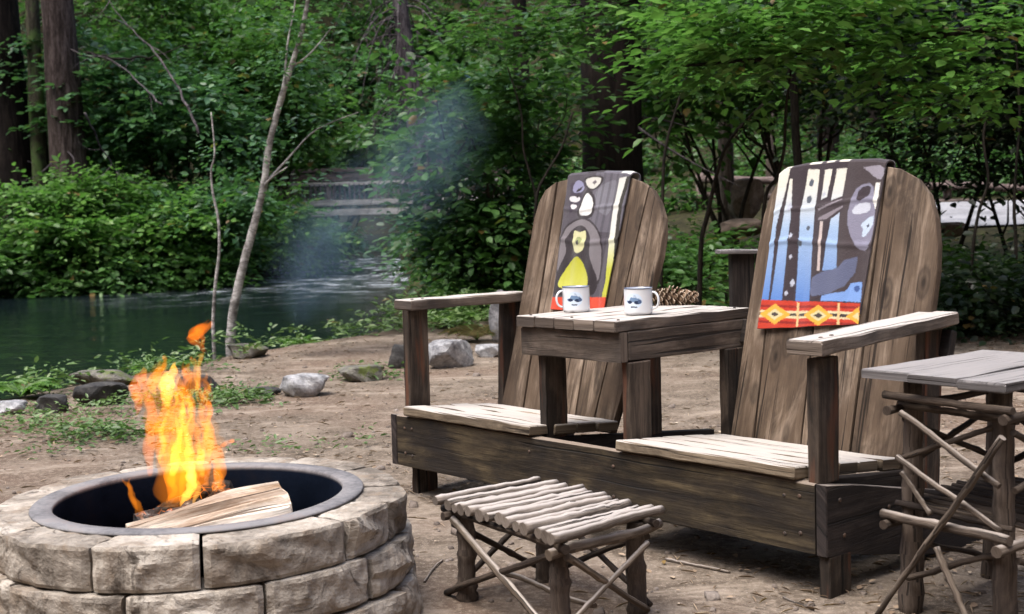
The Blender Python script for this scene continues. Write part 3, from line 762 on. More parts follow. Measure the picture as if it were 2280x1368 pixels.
# backs: four fanned planks with a rounded head
def back(outL, outR, gaps, v0, slope, uc):
    """outL / outR: outline left and right (u, z) from the foot up to the head centre"""
    mb = MB(); N = Vector((0, 1, -slope)).normalized(); Bv = Vector((0, slope, 1)).normalized(); k = Bv.z
    def edge(pts, z):
        for (u0, z0), (u1, z1) in zip(pts, pts[1:]):
            if z0 <= z <= z1: return u0 + (u1 - u0) * (z - z0) / max(z1 - z0, 1e-6)
        return None
    def head(u, pts):
        # head height at u along the outline
        for (u0, z0), (u1, z1) in zip(pts, pts[1:]):
            if min(u0, u1) <= u <= max(u0, u1) and u0 != u1: return z0 + (z1 - z0) * (u - u0) / (u1 - u0)
        return None
    ring = outL + outR[::-1]
    zb = outL[0][1]
    lines = [None] + gaps + [None]
    for i in range(len(gaps) + 1):
        poly = []
        lo, hi = lines[i], lines[i + 1]
        g = 0.0035
        def inside(p):
            u, z = p
            if lo and u < lo[0] + (lo[1] - lo[0]) * (z - zb) / (1.17 - zb) + g: return False
            if hi and u > hi[0] + (hi[1] - hi[0]) * (z - zb) / (1.17 - zb) - g: return False
            return True
        # clip the ring polygon by the two gap lines
        def clip(P, f):
            out = []
            for a, b in zip(P, P[1:] + P[:1]):
                fa, fb = f(a), f(b)
                if fa >= 0: out.append(a)
                if fa * fb < 0:
                    t = fa / (fa - fb); out.append((a[0] + (b[0] - a[0]) * t, a[1] + (b[1] - a[1]) * t))
            return out
        P = ring
        if lo: P = clip(P, lambda p: p[0] - (lo[0] + (lo[1] - lo[0]) * (p[1] - zb) / (1.17 - zb) + g))
        if hi: P = clip(P, lambda p: (hi[0] + (hi[1] - hi[0]) * (p[1] - zb) / (1.17 - zb) - g) - p[0])
        P = [(p[0], (p[1] - 0.31) / k) for p in P]
        dv = random.uniform(-.002, .002)
        mb.plate(P, Vector((0, v0, 0.31)) + N * dv, XU, Bv, N, 0.034, 0.004)
    return mb.build('backrest', M['back'], bench)
RB = dict(v0=.53, slope=.29)
back([(1.200, .255), (1.192, .50), (1.186, .663), (1.183, .90), (1.186, 1.03), (1.200, 1.10), (1.222, 1.145), (1.255, 1.172), (1.33, 1.182), (1.46, 1.186)],
     [(1.838, .255), (1.855, .50), (1.868, .72), (1.866, .85), (1.856, .93), (1.836, 1.01), (1.800, 1.085), (1.752, 1.135), (1.69, 1.166), (1.60, 1.182), (1.46, 1.186)],
     [(1.297, 1.235), (1.483, 1.43), (1.664, 1.640)], uc=1.51, **RB)
LB = dict(v0=.44, slope=.30)
back([(.112, .26), (.118, .50), (.108, .75), (.097, .95), (.094, 1.05), (.105, 1.115), (.130, 1.16), (.180, 1.188), (.26, 1.199), (.42, 1.202)],
     [(.727, .26), (.765, .50), (.795, .75), (.811, .90), (.806, .98), (.792, 1.035), (.755, 1.095), (.712, 1.140), (.655, 1.17), (.58, 1.192), (.42, 1.202)],
     [(.245, .19), (.535, .50), (.63, .70)], uc=.43, **LB)
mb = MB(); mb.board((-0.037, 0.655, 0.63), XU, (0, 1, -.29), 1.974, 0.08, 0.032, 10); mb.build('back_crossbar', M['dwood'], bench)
# table
mb = MB()
for i in range(5):
    w = 0.0915; mb.board((0.684 + 0.0945 * i + w / 2, 0.022 + random.uniform(-.003, .003), 0.6945), YV, ZW, 0.672, w, 0.036, 8, 0.003, 0.0015)
mb.build('tabletop', M['silver'], bench)
mb = MB(); mb.board((0.690, 0.056, 0.628), XU, (0, -1, 0), 0.468, 0.094, 0.034, 6, 0.003, .002); mb.build('table_apron', M['apron'], bench)
mb = MB(); mb.board((1.141, 0.0745, 0.628), YV, (1, 0, 0), 0.60, 0.094, 0.034, 6, 0.003, .002); mb.build('table_apron', M['apron'], bench)
mb = MB(); mb.board((0.7075, 0.0745, 0.628), YV, (1, 0, 0), 0.60, 0.094, 0.034, 6, 0.003, .002); mb.build('table_apron', M['apron'], bench)
for u, v, z0 in ((0.760, 0.117, 0.29), (1.149, 0.118, 0.29), (0.760, 0.60, 0.235), (1.149, 0.60, 0.235)):
    mb = MB(); mb.board((u, v, z0), ZW, (1, 0, 0), 0.579 - z0, 0.098, 0.036, 6, 0.003); mb.build('table_leg', M['post'], bench)

# carriage bolts
def bolt(p, n, r_=.0065):
    mb = MB(); p = Vector(p); n = Vector(n)
    mb.tube([p - n * .004, p + n * .0022, p + n * .0035], [r_, r_, r_ * .6], 10); mb.build('bolt', M['iron'], bench)
for u in (.055, .10, .76, 1.15, 1.80, 1.85):
    for z in (.165, .262): bolt((u + random.uniform(-.004, .004), 0, z + random.uniform(-.008, .008)), (0, -1, 0), .0055)
for v, z in ((.06, .26), (.08, .16), (.30, .20)): bolt((1.937, v, z), (1, 0, 0))
for v in (.05, .10): bolt((1.890, v, .694 + .045 * v), (0, 0, 1)); bolt((.02, v + .03, .746), (0, 0, 1))
for u, v in ((.72, .06), (1.13, .06), (.72, .64), (1.13, .64), (.92, .06)): bolt((u, v, .7125), (0, 0, 1), .005)

# ------------------------------------------------------------------ blankets
def pip(u, z, poly):
    ins = np.zeros(u.shape, bool); n = len(poly)
    for i in range(n):
        (x0, y0), (x1, y1) = poly[i], poly[(i + 1) % n]
        c = (y0 > z) != (y1 > z)
        xx = (x1 - x0) * (z - y0) / ((y1 - y0) if y1 != y0 else 1e-9) + x0
        ins ^= c & (u < xx)
    return ins
def wool_material(name):
    m, nt, out = new_mat(name); g = NT(nt)
    att = g.n("ShaderNodeAttribute"); att.attribute_name = "pattern"
    tc = g.n("ShaderNodeTexCoord").outputs["Object"]
    a = g.noise(tc, 260, 3, 0.7); b = g.noise(tc, 28, 4, 0.6)
    col = g.mix(g.math('MULTIPLY', a, 0.35), att.outputs["Color"], (0.03, 0.03, 0.035))
    bs = g.bsdf(out, col, 0.95, 0.1, g.bump(g.math('ADD', a, b), 0.5, 0.004))
    bs.inputs["Sheen Weight"].default_value = 0.25
    return m
def blanket(name, label, out, v0, slope, head, paint, zb_back, thick=0.006, seed=0, slump=0.0):
    """sheet hanging over the head of a chair back; out = (uTL, zTL),(uTR, zTR),(uBR, zBR),(uBL, zBL) on the front"""
    N = Vector((0, -1, slope)).normalized()
    ns, nf, nh, nb = 230, 380, 14, 60
    TL, TR, BR, BL = out
    P = []; C = []; Q = []
    for j in range(nf + nh + nb + 1):
        for i in range(ns + 1):
            s = i / ns
            uT, zT = TL[0] + (TR[0] - TL[0]) * s, 0
            zT = head(uT)
            uB, zB = BL[0] + (BR[0] - BL[0]) * s, BL[1] + (BR[1] - BL[1]) * s
            wav = 0.005 * sin(s * 10 + seed) + 0.0028 * sin(s * 23 + 2 * seed)
            if j <= nf:
                t = j / nf
                u = uB + (uT - uB) * t; z = zB + (zT - zB) * t
                off = 0.006 + (wav + 0.004 * sin(t * 7 + s * 3 + seed) * (1 - t) + slump * sin(pi * min(1, t * 1.1)) * sin(pi * s)) * (0.35 + 0.65 * (1 - t)) + 0.003
                off += 0.0045 * math.exp(-((t - .52 - .03 * sin(s * 4 + seed)) / .018) ** 2) + 0.003 * math.exp(-((t - .76 + .02 * sin(s * 5)) / .014) ** 2)
                off = max(off, 0.0045)
                v = v0 + slope * (z - 0.31) + N.y * off; zz = z + N.z * off + (0.008 if t > .97 else 0.008 * max(0, (t - .9) / .07))
                q = (u, z)
            elif j <= nf + nh:
                t = (j - nf) / nh; a = pi * t
                u = uT; r_ = 0.0245
                v = v0 + slope * (zT - 0.31) + 0.0185 - cos(a) * r_; zz = zT + 0.007 + 0.011 * sin(a)
                q = (u, 9.0)
            else:
                t = (j - nf - nh) / nb
                u = uT + 0.01 * t; zz = (zT + 0.004) + (zb_back - zT) * t
                v = v0 + slope * (zT - 0.31) + 0.043 + slope * (zz - zT) * .92 + 0.003 * sin(s * 9)
                q = (u, 9.0)
            P.append((u, v, zz)); Q.append(q)
    P = np.array(P); Q = np.array(Q)
    n1 = ns + 1; rows = nf + nh + nb + 1
    i = np.arange(rows - 1)[:, None] * n1 + np.arange(ns)[None]
    q = np.stack([i, i + 1, i + n1 + 1, i + n1], -1).reshape(-1, 4)
    o = np_mesh(name, P, q, wool_material(name + '_wool'), smooth=True)
    colr = paint(Q[:, 0], Q[:, 1])
    ca = o.data.color_attributes.new("pattern", 'FLOAT_COLOR', 'POINT')
    ca.data.foreach_set("color", np.column_stack([colr * .80, np.ones(len(colr))]).astype(np.float32).ravel())
    so = o.modifiers.new("thickness", 'SOLIDIFY'); so.thickness = thick; so.offset = 0
    o.location = bench.location; o.rotation_euler = bench.rotation_euler
    tag(o, label, 'blanket'); return o
PR = {"outline":[[1.238,1.174],[1.644,1.169],[1.627,0.677],[1.253,0.642]],"W1":[[1.238,1.174],[1.275,1.173],[1.255,0.988],[1.272,0.74],[1.245,0.739],[1.232,0.988]],"W2":[[1.283,1.143],[1.291,1.143],[1.305,1.031],[1.311,0.899],[1.322,0.741],[1.29,0.74],[1.284,0.899],[1.285,1.032]],"W3":[[1.351,1.169],[1.396,1.167],[1.402,1.029],[1.418,0.899],[1.438,0.74],[1.378,0.74],[1.361,0.899],[1.346,1.03]],"W4":[[1.42,1.165],[1.446,1.166],[1.441,1.08],[1.422,1.072],[1.42,1.115]],"W4b":[[1.432,1.004],[1.444,1.004],[1.46,0.839],[1.45,0.839]],"W5":[[1.466,1.165],[1.504,1.166],[1.501,1.076],[1.503,1.014],[1.517,0.899],[1.524,0.844],[1.47,0.84],[1.47,0.899],[1.473,1.014],[1.461,1.079]],"top":[[1.56,1.165],[1.643,1.17],[1.641,1.127],[1.609,1.136],[1.576,1.16]],"body":[[1.533,1.005],[1.536,1.068],[1.555,1.114],[1.606,1.123],[1.621,1.065],[1.631,1.023],[1.635,0.957],[1.623,0.903],[1.588,0.911],[1.558,0.945]],"bodyin":[[1.554,1.063],[1.561,1.105],[1.6,1.116],[1.601,1.083],[1.578,1.067]],"white1":[[1.616,1.122],[1.633,1.121],[1.633,1.065],[1.629,1.034],[1.616,1.066]],"white2":[[1.544,1.023],[1.558,1.053],[1.605,1.062],[1.613,1.032],[1.576,1.02]],"pale":[[1.58,0.987],[1.625,1.021],[1.631,0.994],[1.623,0.974],[1.604,0.945],[1.592,0.957],[1.599,0.974]],"leaf":[[1.401,1.046],[1.51,1.085],[1.52,1.039],[1.456,0.997],[1.42,1.002]],"leafl1":[[1.412,1.042],[1.503,1.073],[1.504,1.069],[1.418,1.036]],"leafl2":[[1.42,1.011],[1.509,1.05],[1.511,1.045],[1.454,1.006],[1.426,1.006]],"whale":[[1.435,0.769],[1.434,0.818],[1.466,0.835],[1.528,0.849],[1.549,0.873],[1.591,0.887],[1.59,0.837],[1.559,0.791],[1.509,0.768],[1.445,0.756]],"circ":[[1.48,0.744],[1.48,0.761],[1.566,0.776],[1.581,0.803],[1.621,0.808],[1.625,0.745]],"spot":[[1.593,0.791],[1.606,0.798],[1.617,0.79],[1.61,0.775],[1.596,0.779]],"border":[[1.241,0.74],[1.625,0.741],[1.628,0.675],[1.253,0.642]],"d1":[[1.251,0.692],[1.304,0.729],[1.369,0.696],[1.316,0.66]],"d1i":[[1.279,0.693],[1.307,0.712],[1.343,0.695],[1.313,0.675]],"d2":[[1.423,0.695],[1.475,0.73],[1.536,0.698],[1.485,0.664]],"d2i":[[1.449,0.696],[1.478,0.714],[1.512,0.697],[1.482,0.679]],"d3":[[1.58,0.698],[1.623,0.73],[1.633,0.674]],"d3i":[[1.604,0.699],[1.624,0.714],[1.629,0.688]],"v1":[[1.386,0.736],[1.395,0.736],[1.406,0.659],[1.397,0.658]],"v2":[[1.546,0.738],[1.553,0.738],[1.562,0.67],[1.554,0.67]],"e1":[[1.292,0.694],[1.309,0.702],[1.329,0.694],[1.311,0.686]],"e2":[[1.461,0.696],[1.48,0.705],[1.499,0.696],[1.481,0.688]],"e3":[[1.368,0.699],[1.425,0.699],[1.427,0.692],[1.369,0.692]],"e4":[[1.536,0.702],[1.577,0.702],[1.578,0.695],[1.537,0.695]]}
PL = {"outline":[[0.264,1.188],[0.606,1.184],[0.589,0.705],[0.311,0.696]],"band":[[0.426,1.144],[0.515,1.175],[0.547,1.165],[0.526,1.039],[0.488,1.048],[0.45,1.079]],"stripe":[[0.547,1.176],[0.587,1.18],[0.571,1.105],[0.571,1.046],[0.581,0.962],[0.597,0.879],[0.602,0.812],[0.594,0.755],[0.589,0.705],[0.572,0.704],[0.57,0.746],[0.577,0.796],[0.565,0.879],[0.552,0.962],[0.542,1.047],[0.544,1.106]],"blob1":[[0.36,1.184],[0.452,1.186],[0.454,1.165],[0.414,1.144],[0.379,1.159]],"blob2":[[0.391,1.138],[0.431,1.105],[0.438,1.053],[0.411,1.041],[0.361,1.05],[0.363,1.081],[0.372,1.116]],"w1":[[0.291,1.125],[0.354,1.121],[0.347,1.098],[0.298,1.101]],"w2":[[0.299,1.092],[0.349,1.088],[0.324,1.064]],"w3":[[0.316,1.184],[0.358,1.169],[0.368,1.142],[0.311,1.133],[0.299,1.154]],"arch":[[0.301,0.791],[0.287,0.921],[0.29,0.956],[0.308,1.004],[0.369,1.034],[0.434,1.023],[0.494,0.98],[0.521,0.92],[0.537,0.837],[0.531,0.791],[0.496,0.79]],"inner":[[0.292,0.765],[0.302,0.843],[0.336,0.904],[0.313,0.943],[0.324,0.969],[0.343,0.995],[0.376,1.009],[0.422,1.0],[0.467,0.946],[0.463,0.904],[0.499,0.845],[0.533,0.795],[0.526,0.745],[0.467,0.739],[0.3,0.735]],"face":[[0.347,0.988],[0.366,0.988],[0.387,0.98],[0.406,0.98],[0.426,0.988],[0.437,0.946],[0.431,0.908],[0.4,0.896],[0.368,0.912]],"ring":[[0.372,0.955],[0.388,0.964],[0.412,0.957],[0.419,0.942],[0.398,0.929],[0.377,0.94]],"eye":[[0.384,0.947],[0.395,0.949],[0.402,0.936],[0.395,0.929],[0.383,0.936]],"body":[[0.391,0.887],[0.416,0.884],[0.448,0.857],[0.484,0.811],[0.488,0.773],[0.463,0.755],[0.314,0.765],[0.32,0.8],[0.333,0.822],[0.359,0.865]],"orange":[[0.289,0.73],[0.592,0.738],[0.593,0.689],[0.297,0.679]]}
def chaikin(P, n=2):
    for _ in range(n):
        Q = []
        for a, b in zip(P, P[1:] + P[:1]):
            Q += [[a[0] * .75 + b[0] * .25, a[1] * .75 + b[1] * .25], [a[0] * .25 + b[0] * .75, a[1] * .25 + b[1] * .75]]
        P = Q
    return P
for k in ('blob1', 'blob2', 'arch', 'inner', 'face', 'ring', 'eye', 'body', 'band', 'w1', 'w2', 'w3'): PL[k] = chaikin(PL[k])
for k in ('top', 'body', 'bodyin', 'white2', 'pale', 'spot'): PR[k] = chaikin(PR[k], 1)
def paint_right(u, z):
    jr = np.random.default_rng(3); u = u + jr.normal(0, .0012, len(u)); z = np.where(z > 5, z, z + jr.normal(0, .0012, len(u)))
    n = len(u); c = np.tile(srgb(58, 47, 52), (n, 1))
    zz = np.where(z > 5, 1.17, z)
    t = np.clip((zz - 0.74) / 0.25, 0, 1)[:, None]; t2 = np.clip((zz - 0.98) / 0.15, 0, 1)[:, None]
    pale = np.array(srgb(90, 134, 204)) * (1 - t) + np.array(srgb(168, 194, 226)) * t
    pale = pale * (1 - t2) + np.array(srgb(238, 234, 220)) * t2
    def put(k, col):
        m = pip(u, zz, PR[k]); c[m] = col[m] if isinstance(col, np.ndarray) and col.shape == c.shape else col
    for k, wd in (('W1', 1.15), ('W2', 1.4), ('W4', 1.15)):
        a_ = sum(p[0] for p in PR[k]) / len(PR[k])
        for p in PR[k]:
            b_ = [q[0] for q in PR[k] if abs(q[1] - p[1]) < .02]; m_ = sum(b_) / len(b_); p[0] = m_ + (p[0] - m_) * wd
    for k in ('W1', 'W2', 'W3', 'W4', 'W5'): put(k, pale)
    m = (z > 5); c[m] = srgb(70, 62, 66)
    for k in ('W1', 'W3', 'W4', 'W5'):
        us = [p[0] for p in PR[k] if p[1] > 1.16]; mm = (z > 5) & (u > min(us)) & (u < max(us)); c[mm] = srgb(235, 230, 216)
    put('W4b', np.tile(srgb(205, 190, 185), (n, 1)))
    mm = (u > 1.505) & (zz > 0.745) & (z < 5); c[mm] = srgb(72, 62, 64)
    mm = pip(u, zz, PR['W5']); c[mm] = pale[mm]
    put('body', np.array(srgb(140, 138, 158))); put('bodyin', np.array(srgb(60, 50, 56))); put('top', np.array(srgb(160, 154, 166)))
    put('white1', np.array(srgb(238, 236, 230))); put('white2', np.array(srgb(206, 210, 222))); put('pale', np.array(srgb(200, 216, 236)))
    mm = pip(u, zz, [(1.606, .985), (1.614, .990), (1.618, .983), (1.610, .977)]); c[mm] = srgb(50, 50, 70)
    put('leaf', np.array(srgb(66, 56, 60))); put('leafl1', np.array(srgb(150, 142, 150))); put('leafl2', np.array(srgb(140, 132, 140)))
    put('circ', np.array(srgb(128, 165, 226))); put('spot', np.array(srgb(60, 90, 150))); put('whale', np.array(srgb(98, 104, 132)))
    for (a, b, r) in ((1.370, 1.13, .009), (1.371, 1.075, .010), (1.363, 0.93, .008), (1.385, .98, .007)):
        mm = (u - a) ** 2 + ((zz - b) * .8) ** 2 < r * r; c[mm] = srgb(90, 98, 110)
    for (a, b, r) in ((1.30, 1.05, .012), (1.322, .955, .008), (1.335, .885, .007), (1.356, .80, .010), (1.34, .765, .007), (1.43, 1.09, .007)):
        mm = (np.abs(u - a) + np.abs(zz - b) * .7 < r); c[mm] = srgb(190, 195, 210)
    put('border', np.array(srgb(200, 58, 32)))
    b = pip(u, zz, PR['border'])
    zl = 0.693 + (u - 1.25) * 0.025
    mm = b & (np.abs(zz - zl) < 0.012); c[mm] = srgb(232, 214, 170)
    mm = b & (np.abs(zz - zl) < 0.0045); c[mm] = srgb(70, 60, 60)
    mm = b & (np.abs(np.abs(zz - zl) - 0.026) < 0.004); c[mm] = srgb(150, 34, 22)
    for k in ('d1', 'd2', 'd3'): put(k, np.array(srgb(244, 178, 62)))
    for k in ('d1i', 'd2i', 'd3i'): put(k, np.array(srgb(222, 208, 160)))
    for k in ('e1', 'e2', 'e3', 'e4'): put(k, np.array(srgb(74, 62, 56)))
    for k in ('v1', 'v2'): put(k, np.array(srgb(240, 200, 140)))
    return c
def paint_left(u, z):
    jr = np.random.default_rng(4); u = u + jr.normal(0, .0012, len(u)); z = np.where(z > 5, z, z + jr.normal(0, .0012, len(u)))
    n = len(u); c = np.tile(srgb(80, 74, 82), (n, 1)); zz = np.where(z > 5, 1.187, z)
    st = np.sin(u * 190) * 0.5 + 0.5
    t = np.clip((zz - 0.84) / 0.14, 0, 1)[:, None]
    stripe = np.array(srgb(196, 198, 62)) * (1 - t) + np.array(srgb(228, 228, 220)) * t
    def put(k, col):
        m = pip(u, zz, PL[k]); c[m] = col[m] if isinstance(col, np.ndarray) and col.shape == c.shape else col
    mm = (u > 0.42) & (zz > 0.98); c[mm] = srgb(104, 100, 110)
    put('band', np.array(srgb(126, 124, 134)))
    mm = (u > 0.44) & (zz > .8) & (st > .72) & (z < 5); c[mm] *= .7
    dk = np.array(srgb(46, 38, 42))
    def ol(k, w=1.16, col=dk):
        P = PL[k]; a = sum(p[0] for p in P) / len(P); b = sum(p[1] for p in P) / len(P)
        m = pip(u, zz, [(a + (p[0] - a) * w, b + (p[1] - b) * w) for p in P]); c[m] = col
    for k in ('blob1', 'blob2'): ol(k, 1.32)
    mm = pip(u, zz, [(.285, 1.17), (.31, 1.05), (.36, 1.10), (.37, 1.18)]); c[mm] = srgb(66, 58, 72)
    put('w1', np.array(srgb(226, 224, 226))); put('w2', np.array(srgb(226, 224, 226))); put('w3', np.array(srgb(150, 150, 182)))
    mm = pip(u, zz, [(.325, 1.15), (.355, 1.16), (.345, 1.145), (.322, 1.138)]) | pip(u, zz, [(.318, 1.125), (.35, 1.13), (.335, 1.115)]); c[mm] = dk
    put('blob1', np.array(srgb(224, 222, 214))); put('blob2', np.array(srgb(236, 235, 232)))
    mm = pip(u, zz, [(.408, 1.170), (.420, 1.176), (.432, 1.170), (.420, 1.160)]); c[mm] = srgb(120, 112, 116)
    ol('arch', 1.07); put('arch', np.array(srgb(124, 118, 122))); put('inner', dk)
    put('face', np.array(srgb(214, 212, 160))); put('ring', np.array(srgb(150, 158, 100))); put('eye', dk)
    put('body', np.array(srgb(190, 190, 40)))
    P = PL['body']; m = pip(u, zz, P)
    tt = np.clip((zz - .765) / .11, 0, 1)[:, None]
    c[m] = (np.array(srgb(214, 214, 92)) * (1 - tt) + np.array(srgb(186, 186, 28)) * tt)[m]
    put('stripe', stripe)
    mm = pip(u, zz, [(p[0] + .019, p[1]) for p in PL['stripe']]) & ~pip(u, zz, PL['stripe']); c[mm] = srgb(52, 48, 40)
    mm = (z > 5) & (u > .55) & (u < .60); c[mm] = srgb(226, 226, 218)
    put('orange', np.array(srgb(222, 74, 42)))
    return c
def headfn(pts):
    def f(u):
        for (u0, z0), (u1, z1) in zip(pts, pts[1:]):
            if u0 <= u <= u1: return z0 + (z1 - z0) * (u - u0) / (u1 - u0)
        return pts[0][1] if u < pts[0][0] else pts[-1][1]
    return f
blanket('striped_blanket', 'blue and white striped wool blanket with red diamond border over the right chair back',
        ((1.236, 0), (1.644, 0), (1.628, .676), (1.252, .643)), .53, .29,
        headfn([(1.20, 1.10), (1.222, 1.145), (1.255, 1.172), (1.33, 1.182), (1.46, 1.186), (1.60, 1.182), (1.69, 1.166)]), paint_right, 0.62, seed=1.3, slump=.004)
blanket('grey_blanket', 'dark grey wool blanket with yellow patch and pale stripe over the left chair back',
        ((0.262, 0), (0.604, 0), (0.590, .685), (0.305, .683)), .44, .30,
        headfn([(.130, 1.16), (.180, 1.188), (.26, 1.199), (.42, 1.202), (.58, 1.192), (.655, 1.17)]), paint_left, 0.75, seed=2.7, slump=.007)

# ------------------------------------------------------------------ enamel mugs and the pine cone
def mug_material():
    m, nt, out = new_mat('white_enamel'); g = NT(nt)
    att = g.n("ShaderNodeAttribute"); att.attribute_name = "pattern"
    b = g.bsdf(out, att.outputs["Color"], 0.12, 0.6)
    b.inputs["Coat Weight"].default_value = 0.6
    return m
M['enamel'] = mug_material()
def mug(loc, handle_az, pic_az, label):
    root = tag(empty('enamel_mug', loc), label, 'mug', 'white enamel mugs on the table')
    H, R = 0.088, 0.0475; na = 120
    prof = [(0.0, 0.0), (R - .012, 0.0), (R - .004, .002), (R - .0008, .006)]
    prof += [(R, .010 + (H - .012) * i / 56) for i in range(57)]
    prof += [(R + .0016, H - .0012), (R + .0018, H), (R + .0008, H + .0012), (R - .0008, H + .0006), (R - .0018, H - .004), (R - .003, .012), (R - .012, .004), (0.0, .004)]
    V = []; Cc = []
    white = np.array((0.70, 0.725, 0.76)); rim = np.array(srgb(78, 88, 110))
    for r, z in prof:
        for k in range(na):
            a = 2 * pi * k / na
            V.append((r * cos(a), r * sin(a), z))
            c = white
            if abs(z - H) < .0026 and r > R - .0012: c = rim
            if abs(r - R) < .0004 and z > .008:
                d = ((a - pic_az + pi) % (2 * pi)) - pi
                x = d * R / 0.030; y = (z - 0.047) / 0.030      # printed landscape, about 5 cm wide
                if x * x / 0.95 + (y / .85) ** 2 < 1: c = np.array(srgb(206, 222, 240))
                # mountain, two dark tree clumps and a caption stroke
                if abs(x) < .9 and -.12 < y < 0.62 - abs(x - .05) * 0.75 + .08 * sin(x * 13): c = np.array(srgb(110, 138, 172))
                if y > .36 and y < 0.62 - abs(x - .05) * 1.1: c = np.array(srgb(190, 206, 224))
                if (x + .50) ** 2 / .10 + (y + .12) ** 2 / .03 < 1 or (x - .42) ** 2 / .17 + (y + .16) ** 2 / .035 < 1: c = np.array(srgb(34, 52, 82))
                if (x - .66) ** 2 / .05 + (y + .08) ** 2 / .05 < 1: c = np.array(srgb(70, 92, 128))
                if abs(x) < .34 and abs(y + .66 + .02 * sin(x * 40)) < .07: c = np.array(srgb(40, 46, 66))
            Cc.append(c)
    n = len(prof); i = np.arange(n - 1)[:, None] * na; k = np.arange(na)[None]; k2 = (k + 1) % na
    q = np.stack([i + k, i + k2, i + na + k2, i + na + k], -1).reshape(-1, 4)
    def paintmesh(o, cols):
        ca = o.data.color_attributes.new("pattern", 'FLOAT_COLOR', 'POINT')
        ca.data.foreach_set("color", np.column_stack([cols, np.ones(len(cols))]).astype(np.float32).ravel())
    o = np_mesh('cup', np.array(V), q, M['enamel'], root, smooth=True); paintmesh(o, np.array(Cc))
    mb = MB(); pts = []
    for j in range(15):
        t = j / 14; a = -1.45 + 2.9 * t
        pts.append(((R - .004 + .028 * max(0, cos(a)) ** .7), 0, .047 + .027 * sin(a) * 1.05))
    ca_, sa = cos(handle_az), sin(handle_az)
    mb.tube([(x * ca_, x * sa, z) for x, _, z in pts], [.0052] * 15, 10, flat=.7)
    h = mb.build('handle', M['enamel'], root); paintmesh(h, np.tile(white, (len(h.data.vertices), 1)))
    return root
BM = Matrix.Translation(bench.location) @ Matrix.Rotation(-TH, 4, 'Z')
def bw(u, v, z): return BM @ Vector((u, v, z))
p1 = bw(.752, .245, .7135); p2 = bw(1.030, .262, .7135)
az1 = math.atan2(-p1.y, -p1.x); az2 = math.atan2(-p2.y, -p2.x)
mug(p1, az1 - 1.25, az1 - 0.12, 'white enamel mug with landscape print, its handle turned to the left')
mug(p2, az2 + 1.20, az2 - 0.32, 'white enamel mug with landscape print, its handle turned to the pine cone')

M['cone'] = bark('pine_cone_scales', (0.12, 0.075, 0.048), (0.30, 0.21, 0.14), vs=40, hs=60, bump=.4)
M['conetip'] = bark('pine_cone_tips', (0.32, 0.24, 0.17), (0.62, 0.52, 0.42), vs=40, hs=60, bump=.3)
def pine_cone():
    mb = MB(); L = 0.168; r = random.Random(4)
    mb.tube([(-L / 2 * .9, 0, 0), (0, 0, 0), (L / 2 * .85, 0, 0)], [.011, .015, .006], 8)
    k = 0
    for i in range(84):
        t = i / 83; a = i * 2.39996; x = -L / 2 + L * t
        R = 0.031 * (math.sin(pi * (0.10 + 0.84 * t)) ** 0.65) * (1 - .18 * t)
        ax = Vector((0.10 + .75 * t * t + r.uniform(-.15, .15), cos(a), sin(a))).normalized()
        tan = Vector((0, -sin(a), cos(a))); nrm = ax.cross(tan).normalized()
        b = Vector((x, 0, 0)) + Vector((0, cos(a), sin(a))) * .010
        w = .0105 * (.7 + .6 * r.random()); l = R * (0.78 + .5 * r.random())
        p = [b - tan * .003, b + tan * .003, b + ax * l * .72 + tan * w, b + ax * l + tan * w * .35 + nrm * .004, b + ax * l - tan * w * .35 + nrm * .004, b + ax * l * .72 - tan * w]
        base = len(mb.v); th = nrm * .0016
        for q in p: mb.v.append(q + th)
        for q in p: mb.v.append(q - th * 1.4)
        mb.face([base + j for j in range(6)], [(0, 0)] * 6); mb.face([base + 6 + j for j in range(6)][::-1], [(0, 0)] * 6)
        for j in range(6):
            j2 = (j + 1) % 6; mb.face((base + j, base + 6 + j, base + 6 + j2, base + j2), [(0, 0)] * 4, False, 1 if j in (2, 3, 4) else 0)
    o = mb.build('pine_cone', [M['cone'], M['conetip']])
    o.location = Vector((0.590, 4.50, 0.7135 + .028)); o.rotation_euler = (0.3, 0.03, radians(-2))
    tag(o, 'large brown pine cone lying on the table beside the mugs', 'pine cone')
pine_cone()

# ------------------------------------------------------------------ twig stool and twig side table
def stick(mb, p0, p1, r0, r1=None, bend=0.0, seed=0, n=9, knots=True, seg=7):
    r = random.Random(seed); p0, p1 = Vector(p0), Vector(p1); r1 = r1 or r0; n = int(n * 1.8)
    d = (p1 - p0); s = d.cross(Vector((0.3, 0.2, 1))).normalized(); w = d.cross(s).normalized()
    b1, b2 = r.uniform(-1, 1) * bend, r.uniform(-1, 1) * bend
    pts = []; rr = []
    for i in range(n + 1):
        t = i / n; e = sin(pi * t)
        pts.append(p0 + d * t + s * (b1 * e + r.uniform(-.0010, .0010)) + w * (b2 * sin(2 * pi * t) * .5 + r.uniform(-.0010, .0010)))
        k = 1 + (r.uniform(.10, .26) if knots and r.random() < .15 else 0) + r.uniform(-.035, .035)
        rr.append((r0 + (r1 - r0) * t) * k)
    mb.tube(pts, rr, seg + 1, wob=.05, rnd=r)
def log_leg(p0, p1, r0, r1, seed, mat, parent, name='leg'):
    mb = MB(); stick(mb, p0, p1, r0, r1, 0.004, seed, 10, True, 10); return mb.build(name, mat, parent)

